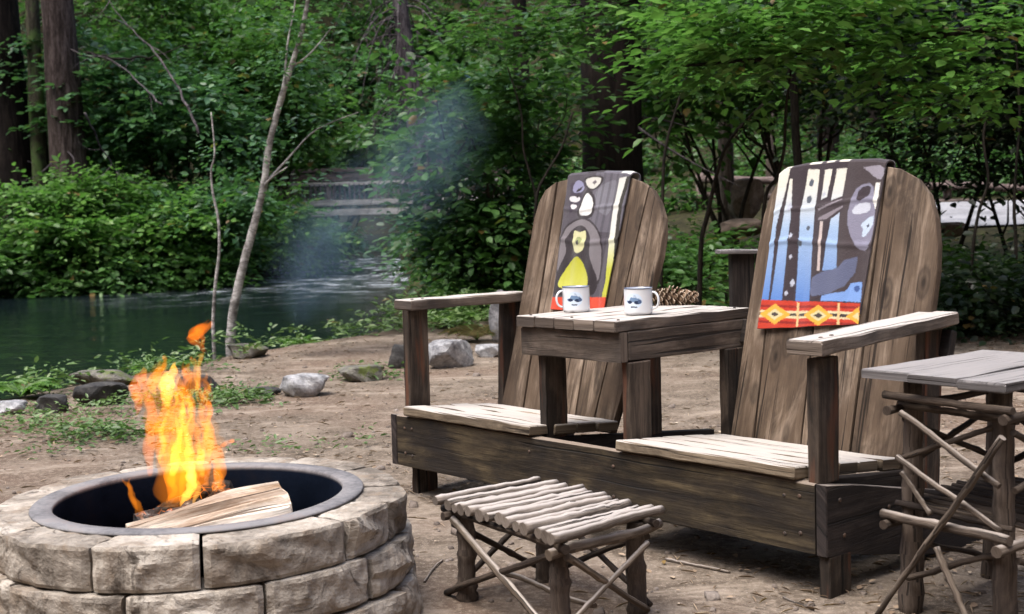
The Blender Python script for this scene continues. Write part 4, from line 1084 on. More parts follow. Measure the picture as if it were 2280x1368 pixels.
SQ = [Vector((-0.215, 3.345, 0)), Vector((0.097, 2.897, 0)), Vector((0.367, 3.140, 0)), Vector((0.071, 3.555, 0))]  # left, front, right, back
SC = (SQ[0] + SQ[1] + SQ[2] + SQ[3]) / 4
stool = tag(empty('twig_stool', (SC.x, SC.y, 0)), 'low rustic stool of peeled twigs standing beside the stone fire pit', 'stool')
def sp(a, b, z):
    """a: 0..1 from the left corner to the front corner, b: 0..1 from that edge to the far edge"""
    p = SQ[0] * (1 - a) * (1 - b) + SQ[1] * a * (1 - b) + SQ[2] * a * b + SQ[3] * (1 - a) * b
    return Vector((p.x - SC.x, p.y - SC.y, z))
mb = MB()
for i in range(14):
    a = 0.015 + 0.97 * i / 13 + random.uniform(-.008, .008)
    r_ = (.0125, .0145, .0118, .0160, .0130, .0170, .0112, .0155, .0138, .0120, .0165, .0128, .0150, .0135)[i]
    z_ = 0.272 + random.uniform(-.004, .006)
    stick(mb, sp(a, -0.03 + random.uniform(-.03, .03), z_), sp(a + random.uniform(-.012, .012), 1.02 + random.uniform(-.05, .05), z_ + random.uniform(-.003, .004)), r_ * 1.08, r_ * .86, .005, 100 + i, 10)
mb.build('seat', M['twigseat'], stool)
ins = 0.09
legs = [(0.10, 0.14), (0.88, 0.14), (0.88, 0.90), (0.10, 0.90)]
for i, (a, b) in enumerate(legs):
    log_leg(sp(a, b, -0.02), sp(a, b, 0.245), .027, .0225, 40 + i, M['twiglog'], stool)
def part_stick(parent, name, mat, *a, **k):
    mb = MB(); stick(mb, *a, **k); return mb.build(name, mat, parent)
zr = 0.236
part_stick(stool, 'rail', M['twigdark'], sp(-.03, .07, zr + .012), sp(1.0, .06, zr + .008), .0125, .011, .004, 51)
part_stick(stool, 'rail', M['twig'], sp(.93, -.02, zr - .008), sp(.95, 1.06, zr), .0150, .0125, .010, 52)
part_stick(stool, 'rail', M['twigdark'], sp(.05, -.02, zr), sp(.06, 1.05, zr), .0125, .011, .004, 53)
part_stick(stool, 'rail', M['twigdark'], sp(.0, .96, zr + .01), sp(1.0, .96, zr + .01), .0125, .011, .004, 54)
# crossed braces on each side
part_stick(stool, 'brace', M['twig'], sp(.08, .04, .228), sp(.95, .03, .010), .0105, .0085, .006, 61)
part_stick(stool, 'brace', M['twigdark'], sp(-.03, .07, .006), sp(.90, .06, .222), .0090, .0085, .008, 62)
part_stick(stool, 'brace', M['twig'], sp(.965, .10, .221), sp(.965, .90, .020), .0095, .0080, .006, 63)
part_stick(stool, 'brace', M['twig'], sp(.975, .08, .050), sp(.975, .90, .198), .0065, .0075, .010, 64)
part_stick(stool, 'brace', M['twigdark'], sp(.02, .10, .205), sp(.02, .97, .02), .0090, .0075, .006, 65)
part_stick(stool, 'brace', M['twigdark'], sp(.0, .15, .02), sp(.0, .97, .205), .0090, .0075, .006, 66)
part_stick(stool, 'brace', M['twigdark'], sp(.08, .99, .205), sp(.92, .99, .02), .0090, .0075, .006, 67)
part_stick(stool, 'brace', M['twigdark'], sp(.08, .97, .02), sp(.92, .97, .205), .0090, .0075, .006, 68)
part_stick(stool, 'stretcher', M['twig'], sp(.10, .45, .055), sp(.90, .45, .060), .0080, .0070, .012, 69)

ST = tag(empty('twig_side_table', (1.15, 3.08, 0)), 'rustic side table with grey plank top on crossed twig legs', 'side table')
TQ = [Vector((0.895, 3.150, 0)), Vector((1.108, 2.772, 0)), Vector((1.560, 3.130, 0)), Vector((1.345, 3.508, 0))]  # left, front, right, back
def tp(a, b, z):
    p = TQ[0] * (1 - a) * (1 - b) + TQ[1] * a * (1 - b) + TQ[2] * a * b + TQ[3] * (1 - a) * b
    return Vector((p.x - 1.15, p.y - 3.08, z))
mb = MB(); ZT = 0.63
Xd = (tp(0, 1, 0) - tp(0, 0, 0)); Lx = Xd.length; Yd = (tp(1, 0, 0) - tp(0, 0, 0)); Wd = Yd.length
wds = [0.27, 0.73]; a0 = 0
for i in range(3):
    f = (0.36, 0.335, 0.305)[i]
    mb.board(tp(a0 + f / 2, 0 + (.0, -.008, .006)[i], ZT - .011 + (.0, .002, .0)[i]), Xd, ZW, Lx, Wd * (f - .018), 0.022, 8, .003, .0018); a0 += f
mb.build('tabletop', M['slate'], ST)
tl = {}
for i, (a, b) in enumerate(((0.24, 0.15), (0.87, 0.145), (0.87, 0.86), (0.22, 0.86))):
    sx = (-.012 if a < .5 else .006)
    log_leg(tp(a + sx * 2.5, b, -0.02), tp(a, b, ZT - .024), .0300, .0225, 80 + i, M['twiglog'], ST)
def ts(name, mat, *a, **k): return part_stick(ST, name, M[mat], *a, **k)
# upper rails under the top
ts('rail', 'twigdark', tp(.14, .03, .566), tp(1.03, .03, .571), .0105, .0095, .003, 91)
ts('rail', 'twigdark', tp(.16, .12, .538), tp(1.0, .10, .540), .0095, .0090, .003, 92)
ts('rail', 'twigdark', tp(.99, .0, .549), tp(.99, 1.0, .552), .0110, .0095, .005, 93)
ts('rail', 'twigdark', tp(.19, .0, .530), tp(.17, 1.0, .53), .0105, .0095, .004, 94)
ts('rail', 'twigdark', tp(.1, .93, .535), tp(1.0, .93, .535), .0105, .0095, .004, 95)
# lower rails carrying the shelf
ts('rail', 'twigmid', tp(.12, .03, .259), tp(1.02, .02, .272), .0130, .0120, .003, 96)
ts('rail', 'twigmid', tp(.985, -.04, .249), tp(.985, 1.0, .245), .0140, .0120, .008, 97)
ts('rail', 'twigdark', tp(.165, -.01, .236), tp(.16, 1.0, .245), .0120, .0110, .004, 98)
ts('rail', 'twigdark', tp(.1, .95, .262), tp(1.0, .95, .26), .0120, .0110, .004, 99)
mb = MB()
for i in range(13):
    b = 0.10 + 0.80 * i / 12
    stick(mb, tp(.14 + random.uniform(-.04, .03), b, .284), tp(.98 + random.uniform(-.03, .05), b + random.uniform(-.015, .015), .288), .0085, .007, .005, 130 + i, 8)
mb.build('shelf', M['twigdark'], ST)
# crossed braces
ts('brace', 'twigmid', tp(.262, .03, .527), tp(.945, .03, .392), .0085, .0075, .004, 141)
ts('brace', 'twigmid', tp(.99, .0, .510), tp(.115, -.03, -.005), .0090, .0075, .008, 142)
ts('brace', 'twigmid', tp(.222, .04, .412), tp(.95, .035, .286), .0075, .0068, .004, 143)
ts('brace', 'twigmid', tp(.248, .05, .374), tp(.465, .045, .284), .0070, .0062, .003, 144)
ts('brace', 'twigdark', tp(.232, .06, .408), tp(.90, .12, .528), .0072, .0066, .003, 155)
ts('brace', 'twigdark', tp(.26, .08, .10), tp(.92, .08, .225), .0080, .0070, .010, 145)
ts('brace', 'twigmid', tp(.545, .0, .215), tp(.82, -.02, .03), .0085, .0075, .004, 146)
ts('brace', 'twigdark', tp(.20, .12, .375), tp(.20, .92, .50), .0085, .0075, .004, 147)
ts('brace', 'twigdark', tp(.20, .12, .50), tp(.20, .92, .33), .0085, .0075, .004, 148)
ts('brace', 'twigdark', tp(1.0, .07, .516), tp(1.0, .93, .30), .0085, .0075, .005, 149)
ts('brace', 'twigdark', tp(1.0, .08, .380), tp(1.0, .93, .49), .0085, .0075, .005, 150)
ts('brace', 'twigdark', tp(.2, .93, .49), tp(.9, .93, .31), .0085, .0075, .006, 151)
ts('brace', 'twigdark', tp(.2, .94, .31), tp(.9, .94, .49), .0085, .0075, .006, 152)
ts('brace', 'twigdark', tp(1.0, .10, .215), tp(1.0, .90, .04), .0085, .0075, .015, 153)
ts('brace', 'twigdark', tp(.21, .14, .20), tp(.21, .90, .04), .0085, .0075, .015, 154)

# ------------------------------------------------------------------ foliage
M['leaf'] = leafmat('maple_leaf', (0.026, 0.066, 0.020), (0.072, 0.165, 0.042), (0.17, 0.29, 0.095))
M['leafbright'] = leafmat('fresh_maple_leaf', (0.036, 0.095, 0.020), (0.105, 0.235, 0.042), (0.25, 0.41, 0.115), trans=0.45)
M['leafcool'] = leafmat('alder_leaf', (0.026, 0.075, 0.030), (0.075, 0.175, 0.070), (0.18, 0.30, 0.15))
M['leafshade'] = leafmat('shaded_evergreen_leaf', (0.005, 0.010, 0.004), (0.012, 0.024, 0.008), (0.032, 0.055, 0.018), trans=0.15)  # thicket leaves: canopy shade put into the near-black colour
M['needle'] = leafmat('fir_needle', (0.008, 0.022, 0.010), (0.020, 0.050, 0.018), (0.040, 0.085, 0.028), trans=0.15)
M['fern'] = leafmat('fern_leaf', (0.05, 0.12, 0.02), (0.12, 0.24, 0.035), (0.22, 0.36, 0.07))
M['grass'] = leafmat('grass_blade', (0.05, 0.095, 0.024), (0.11, 0.185, 0.055), (0.20, 0.26, 0.11), trans=0.25)
M['stem'] = bark('shrub_stem', (0.035, 0.028, 0.020), (0.085, 0.072, 0.055), vs=20, hs=40, bump=.4)
M['darkstem'] = bark('dark_stem', (0.012, 0.010, 0.008), (0.035, 0.028, 0.022), vs=20, hs=40, bump=.4)

def norm(a): return a / np.maximum(np.linalg.norm(a, axis=-1, keepdims=True), 1e-9)
# one leaf: two halves folded along the midrib (x along the leaf, y across, z up)
LEAF = np.array([(0, 0, 0), (.22, .25, .05), (.62, .27, .04), (1, 0, -.10), (.62, -.27, .04), (.22, -.25, .05)])
def leaves(base, d, nrm, size, width=1.0, shape=LEAF):
    """leaf quads at base points, along d, facing nrm"""
    d = norm(d); side = norm(np.cross(nrm, d)); nn = np.cross(d, side)
    s = size[:, None]
    V = np.stack([base + s * (p[0] * d + p[1] * width * side + p[2] * nn) for p in shape], 1)
    n = len(base); i = np.arange(n)[:, None] * 6
    Q = np.concatenate([i + np.array([[0, 1, 2, 3]]), i + np.array([[0, 3, 4, 5]])], 1).reshape(-1, 4)
    return V.reshape(-1, 3), Q
def sprays(r, org, dirs, length, nl, lsize, droop=0.25, tilt=0.35, spread=0.9, width=1.0, keep=1.0):
    """leafy twigs: leaves alternate along each twig and lie close to level, as woodland leaves do"""
    m = len(org); dirs = norm(dirs)
    t = (np.arange(nl) + 0.4) / nl
    T = np.tile(t, m); O = np.repeat(org, nl, 0); D = np.repeat(dirs, nl, 0); Ln = np.repeat(length, nl)
    pos = O + D * (T * Ln)[:, None]; pos[:, 2] -= droop * (T ** 2) * Ln
    sgn = np.tile(np.where(np.arange(nl) % 2 == 0, 1.0, -1.0), m)
    up = np.array([0, 0, 1.0]) + r.normal(0, tilt, (m * nl, 3)) + 0.25 * np.repeat(r.normal(0, tilt * 1.4, (m, 3)), nl, 0)
    up = norm(up)
    h = norm(np.cross(np.tile([0, 0, 1.0], (m * nl, 1)), D) + 1e-6)
    a = spread * (1 - 0.6 * T)
    ld = D * np.cos(a)[:, None] + h * (np.sin(a) * sgn)[:, None] + r.normal(0, .18, (m * nl, 3)); ld[:, 2] -= droop * .8
    ld = ld - up * np.sum(ld * up, 1)[:, None] * 0.75
    pos = pos + h * (sgn * .02)[:, None] + r.normal(0, .015, pos.shape)
    size = lsize * r.uniform(.4, 1.3, m * nl) * (1 - .25 * T)
    if keep < 1:
        k = r.random(m * nl) < keep; pos, ld, up, size = pos[k], ld[k], up[k], size[k]
    return leaves(pos, ld, up, size, width)
def join(parts):
    V = []; Q = []; o = 0
    for v, q in parts:
        V.append(v); Q.append(q + o); o += len(v)
    return np.concatenate(V), np.concatenate(Q)
def crown_cloud(r, c, rad, n, nl, lsize, length=(.35, .7), shell=0.55, **kw):
    """leafy twigs through an ellipsoid, denser towards its skin, pointing outwards, in loose layers"""
    c = np.asarray(c, float); rad = np.asarray(rad, float)
    p = norm(r.normal(size=(n, 3))); rr = (shell + (1 - shell) * r.random(n)) ** 0.8
    lump = 0.82 + 0.30 * np.sin(p[:, 0] * 5 + r.uniform(0, 6)) * np.sin(p[:, 1] * 6 + r.uniform(0, 6)) + .16 * np.sin(p[:, 2] * 9 + r.uniform(0, 6))
    q = p * (rr * lump)[:, None]
    lay = 0.16; q[:, 2] = q[:, 2] * .55 + np.round(q[:, 2] / lay) * lay * .45
    d = p * np.array([1, 1, .35]) + r.normal(0, .35, (n, 3))
    return sprays(r, c + q * rad, d, r.uniform(*length, n), nl, lsize, **kw)

def limb_path(p0, p1, bend, r, n=8):
    p0, p1 = Vector(p0), Vector(p1); d = p1 - p0; s = d.cross(Vector((0, 0, 1)))
    s = s.normalized() if s.length > 1e-6 else Vector((1, 0, 0)); w = d.cross(s).normalized()
    a, b, c = r.uniform(-bend, bend), r.uniform(-bend, bend), r.uniform(-bend, bend) * .5
    return [p0 + d * (i / n) + s * (a * sin(pi * i / n) + c * sin(2 * pi * i / n)) + w * b * sin(pi * i / n) for i in range(n + 1)]
def shrub(name, label, cat, x, y, w, h, n, lsize, mat, seed, stems=5, stem_mat='stem', lean=(0, 0), depth=None, base_h=.25, nl=9, group=None, clouds=None, **kw):
    """multi-stemmed leafy shrub with its foot at (x, y); w, h its width and height"""
    r = np.random.default_rng(seed); rp = random.Random(seed)
    z = gz(x, y); root = tag(empty(name, (x, y, z)), label, cat, group)
    depth = depth or w * .8
    parts = []
    k = clouds or 5
    cs = []
    for i in range(k):
        a = 2 * pi * i / k + r.uniform(0, .8); q = r.uniform(.15, .42) if k > 1 else 0
        zc = h * (base_h + (1 - base_h) * r.uniform(.28, .74)) if k > 1 else h * .55
        c = (lean[0] * zc / h + cos(a) * w * q, lean[1] * zc / h + sin(a) * depth * q, zc)
        f_ = 1.0 if k < 8 else .68
        rad = (w * r.uniform(.24, .40) * f_, depth * r.uniform(.24, .40) * f_, h * (1 - base_h) * r.uniform(.20, .36) * f_)
        if k >= 8: c = (c[0] * r.uniform(.6, 1.35), c[1], h * (base_h + (1 - base_h) * r.uniform(.12, .92)))
        cs.append(c)
        parts.append(crown_cloud(r, c, rad, n // k, nl, lsize, **kw))
    v, q = join(parts); np_mesh('foliage', v, q, M[mat], root)
    mb = MB()
    for i in range(stems):
        c = cs[i % len(cs)]; b = (r.uniform(-.12, .12) * min(w, 1.5), r.uniform(-.12, .12) * min(w, 1.5), -.08)
        pts = limb_path(b, (c[0] * 1.05, c[1] * 1.05, c[2] + h * .12), .10 * h, rp)
        r0 = .010 + .010 * h * .6; mb.tube(pts, [r0 * (1 - .8 * j / 8) for j in range(9)], 6, wob=.1)
        for s in range(3):
            p = pts[3 + s]; e = p + Vector((r.uniform(-1, 1) * w * .3, r.uniform(-1, 1) * depth * .3, r.uniform(.05, .3) * h))
            mb.tube(limb_path(p, e, .06 * h, rp, 5), [r0 * .5 * (1 - .8 * j / 5) for j in range(6)], 5)
    mb.build('stems', M[stem_mat], root)
    return root

# ------------------------------------------------------------------ conifers and other trunks
M['firbark'] = bark('fir_bark', (0.034, 0.024, 0.021), (0.105, 0.080, 0.074), vs=5, hs=9, bump=1.0)
M['darkbark'] = bark('dark_bark', (0.010, 0.007, 0.006), (0.026, 0.019, 0.016), vs=5, hs=9, bump=1.0)
M['snagbark'] = bark('dead_grey_bark', (0.055, 0.046, 0.050), (0.17, 0.148, 0.155), vs=6, hs=12, bump=.8)
M['mossbark'] = bark('mossy_bark', (0.04, 0.035, 0.025), (0.10, 0.09, 0.06), vs=6, hs=12, moss=(0.075, 0.125, 0.035), moss_amt=.55)
M['palebark'] = bark('alder_bark', (0.26, 0.245, 0.235), (0.60, 0.58, 0.56), vs=60, hs=7, bump=.35, moss=(0.07, 0.06, 0.05), moss_amt=.35)
M['tanbark'] = bark('tan_bark', (0.09, 0.072, 0.058), (0.21, 0.175, 0.145), vs=5, hs=12, bump=.6)
def fir_crown(r, H, z0, R, nb, root, mat='needle'):
    """drooping needle boughs round the stem, from z0 to the top"""
    org = []; dr = []; ln = []
    for i in range(nb):
        t = (i + r.random()) / nb; z = z0 + (H - z0) * t; L = R * (1 - t) ** .8 + .3; a = r.uniform(0, 2 * pi)
        d = np.array([cos(a), sin(a), -.12])
        m = max(3, int(L / .28))
        for k in range(m):
            f = (k + .6) / m; p = np.array([0, 0, z]) + d * L * f; p[2] -= .18 * L * f * f
            for s in (-1, 1):
                b = a + s * r.uniform(.5, 1.0); org.append(p); dr.append((cos(b), sin(b), -.3)); ln.append(L * .34 * (1.15 - f * .6) + .15)
    v, q = sprays(r, np.array(org), np.array(dr), np.array(ln), 7, .26, droop=.35, tilt=.3, spread=.7, width=.42)
    np_mesh('crown', v, q, M[mat], root)
def conifer(name, label, x, y, dia, H, z0, R, nb, seed, barkm='firbark', lean=0.0, group=None, dead=0):
    r = np.random.default_rng(seed); rp = random.Random(seed)
    root = tag(empty(name, (x, y, gz(x, y))), label, 'tree', group)
    mb = MB(); n = 26; pts = []; rr = []
    for i in range(n + 1):
        t = (i / n) ** 1.3
        pts.append((lean * H * t + .05 * dia * sin(t * 9 + seed), .04 * dia * sin(t * 7 + seed), -.3 + (H + .3) * t)); rr.append(dia / 2 * ((1 - t) ** .75 * .97 + .03) * (1 + .35 * math.exp(-t * H / .5)))
    mb.tube(pts, rr, 22, wob=.045, rnd=rp)
    mb.build('trunk', M[barkm], root)
    if dead:
        for i in range(dead):
            mb = MB()
            z = rp.uniform(1.2, min(H * .5, 8)); a = rp.uniform(0, 2 * pi); L = rp.uniform(.6, 2.0)
            p = Vector((cos(a) * dia * .4 + lean * z, sin(a) * dia * .4, z)); e = p + Vector((cos(a) * L, sin(a) * L, -rp.uniform(.1, .55) * L))
            mb.tube(limb_path(p, e, .12 * L, rp, 6), [.020 * (1 - .85 * j / 6) for j in range(7)], 5)
            mb.build('dead_branch', M['snagbark'], root)
    if nb: fir_crown(r, H, z0, R, nb, root)
    return root
def X(px, Y): return at(px, 600, Y).x
conifer('fir_tree', 'massive brown fir trunk, its right edge lit, standing at the left behind the river bushes', X(160, 30.5), 30.5, .94, 26, 12, 3.4, 70, 1, dead=10)
conifer('fir_tree', 'dark broad fir trunk cut off by the left edge of the photo', X(38, 32), 32, 1.1, 27, 13, 3.6, 70, 2, 'darkbark', dead=6)
conifer('mossy_tree', 'slim moss-covered trunk squeezed between the two big fir trunks', X(104, 31.5), 31.5, .46, 18, 12, 2.0, 30, 3, 'mossbark')
conifer('fir_tree', 'big almost black trunk rising right behind the left chair back', X(1376, 15), 15, .80, 22, 6.2, 4.4, 90, 4, 'darkbark', dead=5)
conifer('fir_tree', 'unseen dense fir added beyond the right edge to shade the black thicket', 5.4, 11.8, .4, 15, 3.5, 3.4, 150, 9, 'darkbark')  # unseen fir, added so its low crown shades the thicket
conifer('tan_tree', 'slim greyish trunk standing between the two chair backs', X(1622, 18.5), 18.5, .25, 14, 5.6, 2.0, 40, 5, 'tanbark', lean=-.006)
conifer('tan_tree', 'thin tan trunk far back between the chairs, right of the greyish one', X(1718, 27), 27, .20, 13, 6.5, 2.0, 30, 6, 'tanbark')
conifer('fir_tree', 'dark trunk standing in the black thicket beyond the right edge', X(2330, 13), 13, .42, 18, 5.0, 3.4, 80, 8, 'darkbark')
for i, (x, y, d, H) in enumerate(((-3, 50, .7, 24), (5, 47, .8, 25), (12, 40, .8, 25), (14, 30, .7, 22), (-16, 40, .9, 26), (0.5, 40, .6, 22), (8.5, 33, .6, 22), (-20, 32, .9, 25), (-28, 41, .9, 28), (-34, 33, .9, 28), (-24, 54, .9, 28), (-17, 62, .9, 28), (9, 48, .8, 26), (-10, 52, .9, 27))):  # last firs of the list added to block the sky; outermost unseen
    conifer('fir_tree', 'dark fir of the forest wall behind the bridge, some added unseen at left to block the sky', x, y, d, H, 7 + 2 * (i % 3), 3.8, 80, 20 + i, 'darkbark', group='firs of the forest wall')

M['drygrass'] = leafmat('dry_grass', (0.13, 0.095, 0.04), (0.25, 0.19, 0.08), (0.36, 0.29, 0.14), trans=.2)
def snag():
    Y = 33.0; b = at(940, 480, Y); t = at(888, -20, Y)
    root = tag(empty('dead_snag', (b.x, Y, gz(b.x, Y))), 'grey dead snag with drooping bare branches standing in front of the bridge', 'tree')
    rp = random.Random(9); mb = MB(); o = Vector(root.location)
    foot = Vector((0, 0, -.3)); top = Vector((t.x, Y, t.z)) - o
    ctrl = [foot] + [at(px, py, Y) - o for px, py in ((945, 420), (938, 330), (925, 250), (905, 150), (895, 60))] + [top, top + Vector((-.2, 0, 2.5))]
    pts = []; 
    for i in range(len(ctrl) - 1):
        for k in range(4): pts.append(ctrl[i].lerp(ctrl[i + 1], k / 4) + Vector((rp.uniform(-.03, .03), 0, 0)))
    pts.append(ctrl[-1]); n = len(pts)
    mb.tube(pts, [.36 * (1 - .55 * i / n) for i in range(n)], 14, wob=.12, rnd=rp)
    mb.build('trunk', M['snagbark'], root)
    for i in range(80):
        mb = MB(); p = pts[rp.randrange(5, n - 2)]; a = rp.uniform(0, 2 * pi); L = rp.uniform(.8, 2.8)
        e = p + Vector((cos(a) * L * .75, sin(a) * L * .6, -rp.uniform(.5, 1.3) * L * .8))
        m = p + Vector((cos(a) * L * .5, sin(a) * L * .4, rp.uniform(-.05, .2) * L))
        q = [p * (1 - u) ** 2 + m * 2 * u * (1 - u) + e * u * u for u in [j / 7 for j in range(8)]]
        mb.tube(q, [.030 * (1 - .85 * j / 7) for j in range(8)], 5, wob=.1, rnd=rp)
        for s in range(2):
            p2 = q[3 + s]; e2 = p2 + Vector((rp.uniform(-.5, .5), rp.uniform(-.3, .3), -rp.uniform(.3, .9)))
            mb.tube(limb_path(p2, e2, .08, rp, 4), [.013 * (1 - .8 * j / 4) for j in range(5)], 4)
        mb.build('dead_branch', M['snagbark'], root)
snag()

def path_tree(name, label, cat, Y, pix, r0, r1, mat, branches=(), seed=0, foliage=None, wob=.08, side=10):
    """slender tree whose stem follows photograph points at its own depth Y"""
    rp = random.Random(seed); b = at(*pix[0], Y); root = tag(empty(name, (b.x, Y, gz(b.x, Y))), label, cat)
    o = Vector(root.location)
    def smooth(pp, dY=0.0):
        P = [at(px, py, Y + dY * i / max(1, len(pp) - 1)) - o for i, (px, py) in enumerate(pp)]; out = []
        for k in range(len(P) - 1):
            p0, p1, p2, p3 = P[max(k - 1, 0)], P[k], P[k + 1], P[min(k + 2, len(P) - 1)]
            for j in range(5):
                u = j / 5; out.append(0.5 * (2 * p1 + (p2 - p0) * u + (2 * p0 - 5 * p1 + 4 * p2 - p3) * u * u + (3 * p1 - p0 - 3 * p2 + p3) * u ** 3))
        return out + [P[-1]]
    pts = smooth(pix); pts[0] = Vector((pts[0].x, 0, -.1))
    mb = MB(); n = len(pts); mb.tube(pts, [r0 + (r1 - r0) * i / n for i in range(n)], side, wob=wob, rnd=rp); mb.build('trunk', M[mat], root)
    for bp, br, dY in branches:
        q = smooth(bp, dY); mb = MB(); mb.tube(q, [br * (1 - .7 * i / len(q)) for i in range(len(q))], 6, wob=wob, rnd=rp); mb.build('branch', M[mat], root)
    if foliage:
        r = np.random.default_rng(seed); parts = []
        for (px, py, rx, rz, n_, dy) in foliage[0]:
            c = at(px, py, Y + dy) - o
            parts.append(crown_cloud(r, c, (rx, rx * .8, rz), n_, 9, foliage[1], shell=.2))
        v, q = join(parts); np_mesh('foliage', v, q, M[foliage[2]], root)
    return root
path_tree('birch_tree', 'slender pale grey tree leaning right over the river bank', 'tree', 11.0,
          [(512, 772), (520, 690), (542, 590), (566, 500), (588, 410), (598, 330), (622, 235), (648, 150), (672, 70), (690, -30), (700, -160)], .042, .016, 'palebark',
          [([(622, 235), (634, 170), (640, 100), (655, 20), (664, -60)], .015, .2), ([(592, 405), (640, 355), (690, 300), (740, 272), (800, 250)], .011, .6),
           ([(588, 420), (600, 400), (640, 372)], .013, -.2), ([(648, 150), (690, 120), (740, 60)], .012, .3)], 31,
          ([(700, -120, .9, .5, 60, 0), (560, -60, .7, .35, 30, .3), (560, 165, .5, .14, 22, .2), (690, 150, .35, .12, 12, .2), (740, 268, .35, .12, 14, .7), (620, 180, .35, .25, 16, .1), (570, 300, .35, .25, 16, .3), (640, 60, .45, .25, 24, .1), (530, 420, .3, .15, 9, .2), (660, 400, .3, .12, 9, .3)], .085, 'leafcool'))
path_tree('sapling', 'thin wavy bare sapling stem standing just left of the leaning pale tree', 'sapling', 10.7,
          [(474, 735), (478, 650), (488, 560), (486, 490), (474, 430), (470, 380), (478, 340), (470, 250)], .016, .006, 'palebark', seed=32)
def wand(label, Y, pix, r0, mat='snagbark', seed=0, name='dead_branch', twigs=4):
    rp = random.Random(seed); mb = MB(); P = [at(px, py, Y + .4 * i) for i, (px, py) in enumerate(pix)]
    P[0] = Vector((P[0].x, P[0].y, P[0].z)); pts = []
    for a, b in zip(P, P[1:]):
        for k in range(5): pts.append(a.lerp(b, k / 5) + Vector((rp.uniform(-.03, .03), 0, rp.uniform(-.03, .03))) * (r0 * 30))
    pts.append(P[-1]); n = len(pts)
    mb.tube(pts, [r0 * (1 - .75 * i / n) for i in range(n)], 6, wob=.1, rnd=rp)
    for k in range(twigs):
        p = pts[rp.randrange(2, n - 1)]; e = p + Vector((rp.uniform(-.5, .5), rp.uniform(-.3, .3), rp.uniform(-.5, .2)))
        mb.tube(limb_path(p, e, .08, rp, 4), [r0 * .4 * (1 - .7 * j / 4) for j in range(5)], 4)
    tag(mb.build(name, M[mat]), label, 'branch')
wand('long pale dead branch slanting across the upper left leaves', 20, [(445, 300), (400, 200), (345, 115), (285, 55), (215, -30)], .024, seed=1)
wand('shorter dead branch slanting below the long pale one at upper left', 20.5, [(360, 235), (310, 185), (255, 135), (205, 120)], .017, seed=2)
wand('dark dead branch reaching right from the lit fir trunk', 24, [(195, 118), (260, 132), (330, 128), (420, 100)], .035, 'darkstem', 3)
wand('thin dead twig hanging beside the foot of the lit fir trunk', 24, [(190, 250), (220, 320), (255, 375), (262, 420)], .022, seed=4)
wand('thin pale dead stick slanting up left of the black trunk', 16, [(1030, 88), (1060, 50), (1095, -10)], .016, seed=6)
for i, (lab, Y, pix, r0) in enumerate((
    ('dark forked sapling leaning right in the gap between the chairs', 9.6, [(1560, 560), (1575, 480), (1598, 380), (1620, 320), (1660, 270), (1700, 232)], .022),
    ('thin dark upright sapling just left of the striped blanket', 9.0, [(1700, 470), (1730, 395), (1746, 330), (1750, 240), (1762, 150), (1775, 60)], .017),
    ('dark thin sapling stem crossing the leaves right of the black trunk', 11, [(1475, 450), (1482, 330), (1510, 230), (1540, 130), (1560, 20)], .018),
    ('dark sapling leaning right among the leaves left of the left chair back', 12, [(1190, 560), (1195, 440), (1215, 390), (1250, 330), (1275, 250)], .020),
    ('thin dark sapling leaning left among the leaves beside the left chair', 12.4, [(1195, 470), (1180, 390), (1165, 330), (1160, 250), (1130, 150)], .016),
    ('thin dark stem standing in the black thicket at right', 10.5, [(2262, 560), (2258, 470), (2262, 380), (2270, 250), (2262, 100)], .018),
    ('dark crooked stem in front of the pale road at right', 10.2, [(2160, 640), (2168, 540), (2180, 470), (2200, 400), (2190, 300), (2215, 180)], .018),
    )):
    path_tree('sapling', lab, 'sapling', Y, [(pix[0][0] - 4, pix[0][1] + 260 if Y > 9.3 else pix[0][1] + 340)] + pix, r0, r0 * .4, 'darkstem', seed=60 + i, side=7)

# ------------------------------------------------------------------ bushes and small trees
kwl = dict(length=(.5, 1.1))
shrub('river_bush', 'bright green bush overhanging the far bank at the left, below the big firs', 'bush', X(250, 29.3), 29.3, 5.0, 2.05, 1150, .22, 'leafbright', 101, clouds=11, base_h=.02, lean=(0, -1.0), **kwl)
shrub('river_bush', 'deep green bush on the far bank at the left edge of the photo', 'bush', X(20, 29), 29, 3.6, 1.9, 700, .24, 'leaf', 102, clouds=8, base_h=.02, lean=(0, -.8), **kwl)
shrub('river_bush', 'light green bush on the far bank just left of the leaning pale tree', 'bush', X(440, 30.5), 30.5, 3.6, 2.1, 850, .24, 'leafcool', 103, clouds=9, base_h=.02, lean=(0, -1.0), **kwl)
shrub('river_bush', 'yellow-green bush on the far bank right of the leaning pale tree, above the rapid', 'bush', X(610, 33), 33, 2.6, 2.1, 621, .22, 'leafbright', 104, base_h=.02, lean=(.4, -.6), **kwl)
shrub('river_bush', 'low pale bush leaning over the rapid below the bridge', 'bush', X(690, 37.5), 37.5, 2.0, 1.5, 260, .22, 'leafcool', 105, lean=(.6, -.3), **kwl)
shrub('alder_shrub', 'tall cool green leafy shrub behind the bushes at upper left', 'shrub', X(370, 33), 33, 6.5, 6.5, 1300, .28, 'leafcool', 106, **kwl)
shrub('alder_shrub', 'tall dark leafy shrub at the far left beneath the fir trunks', 'shrub', X(110, 35), 35, 5.5, 4.6, 700, .28, 'leaf', 107, **kwl)
shrub('alder_shrub', 'tall yellow-green leafy shrub behind the leaning pale tree', 'shrub', X(590, 36), 36, 4.2, 7.0, 900, .27, 'leafbright', 108, **kwl)
shrub('alder_shrub', 'dull green leafy shrub behind the left end of the bridge', 'shrub', X(760, 44), 44, 5.5, 5.5, 800, .30, 'leaf', 109, **kwl)
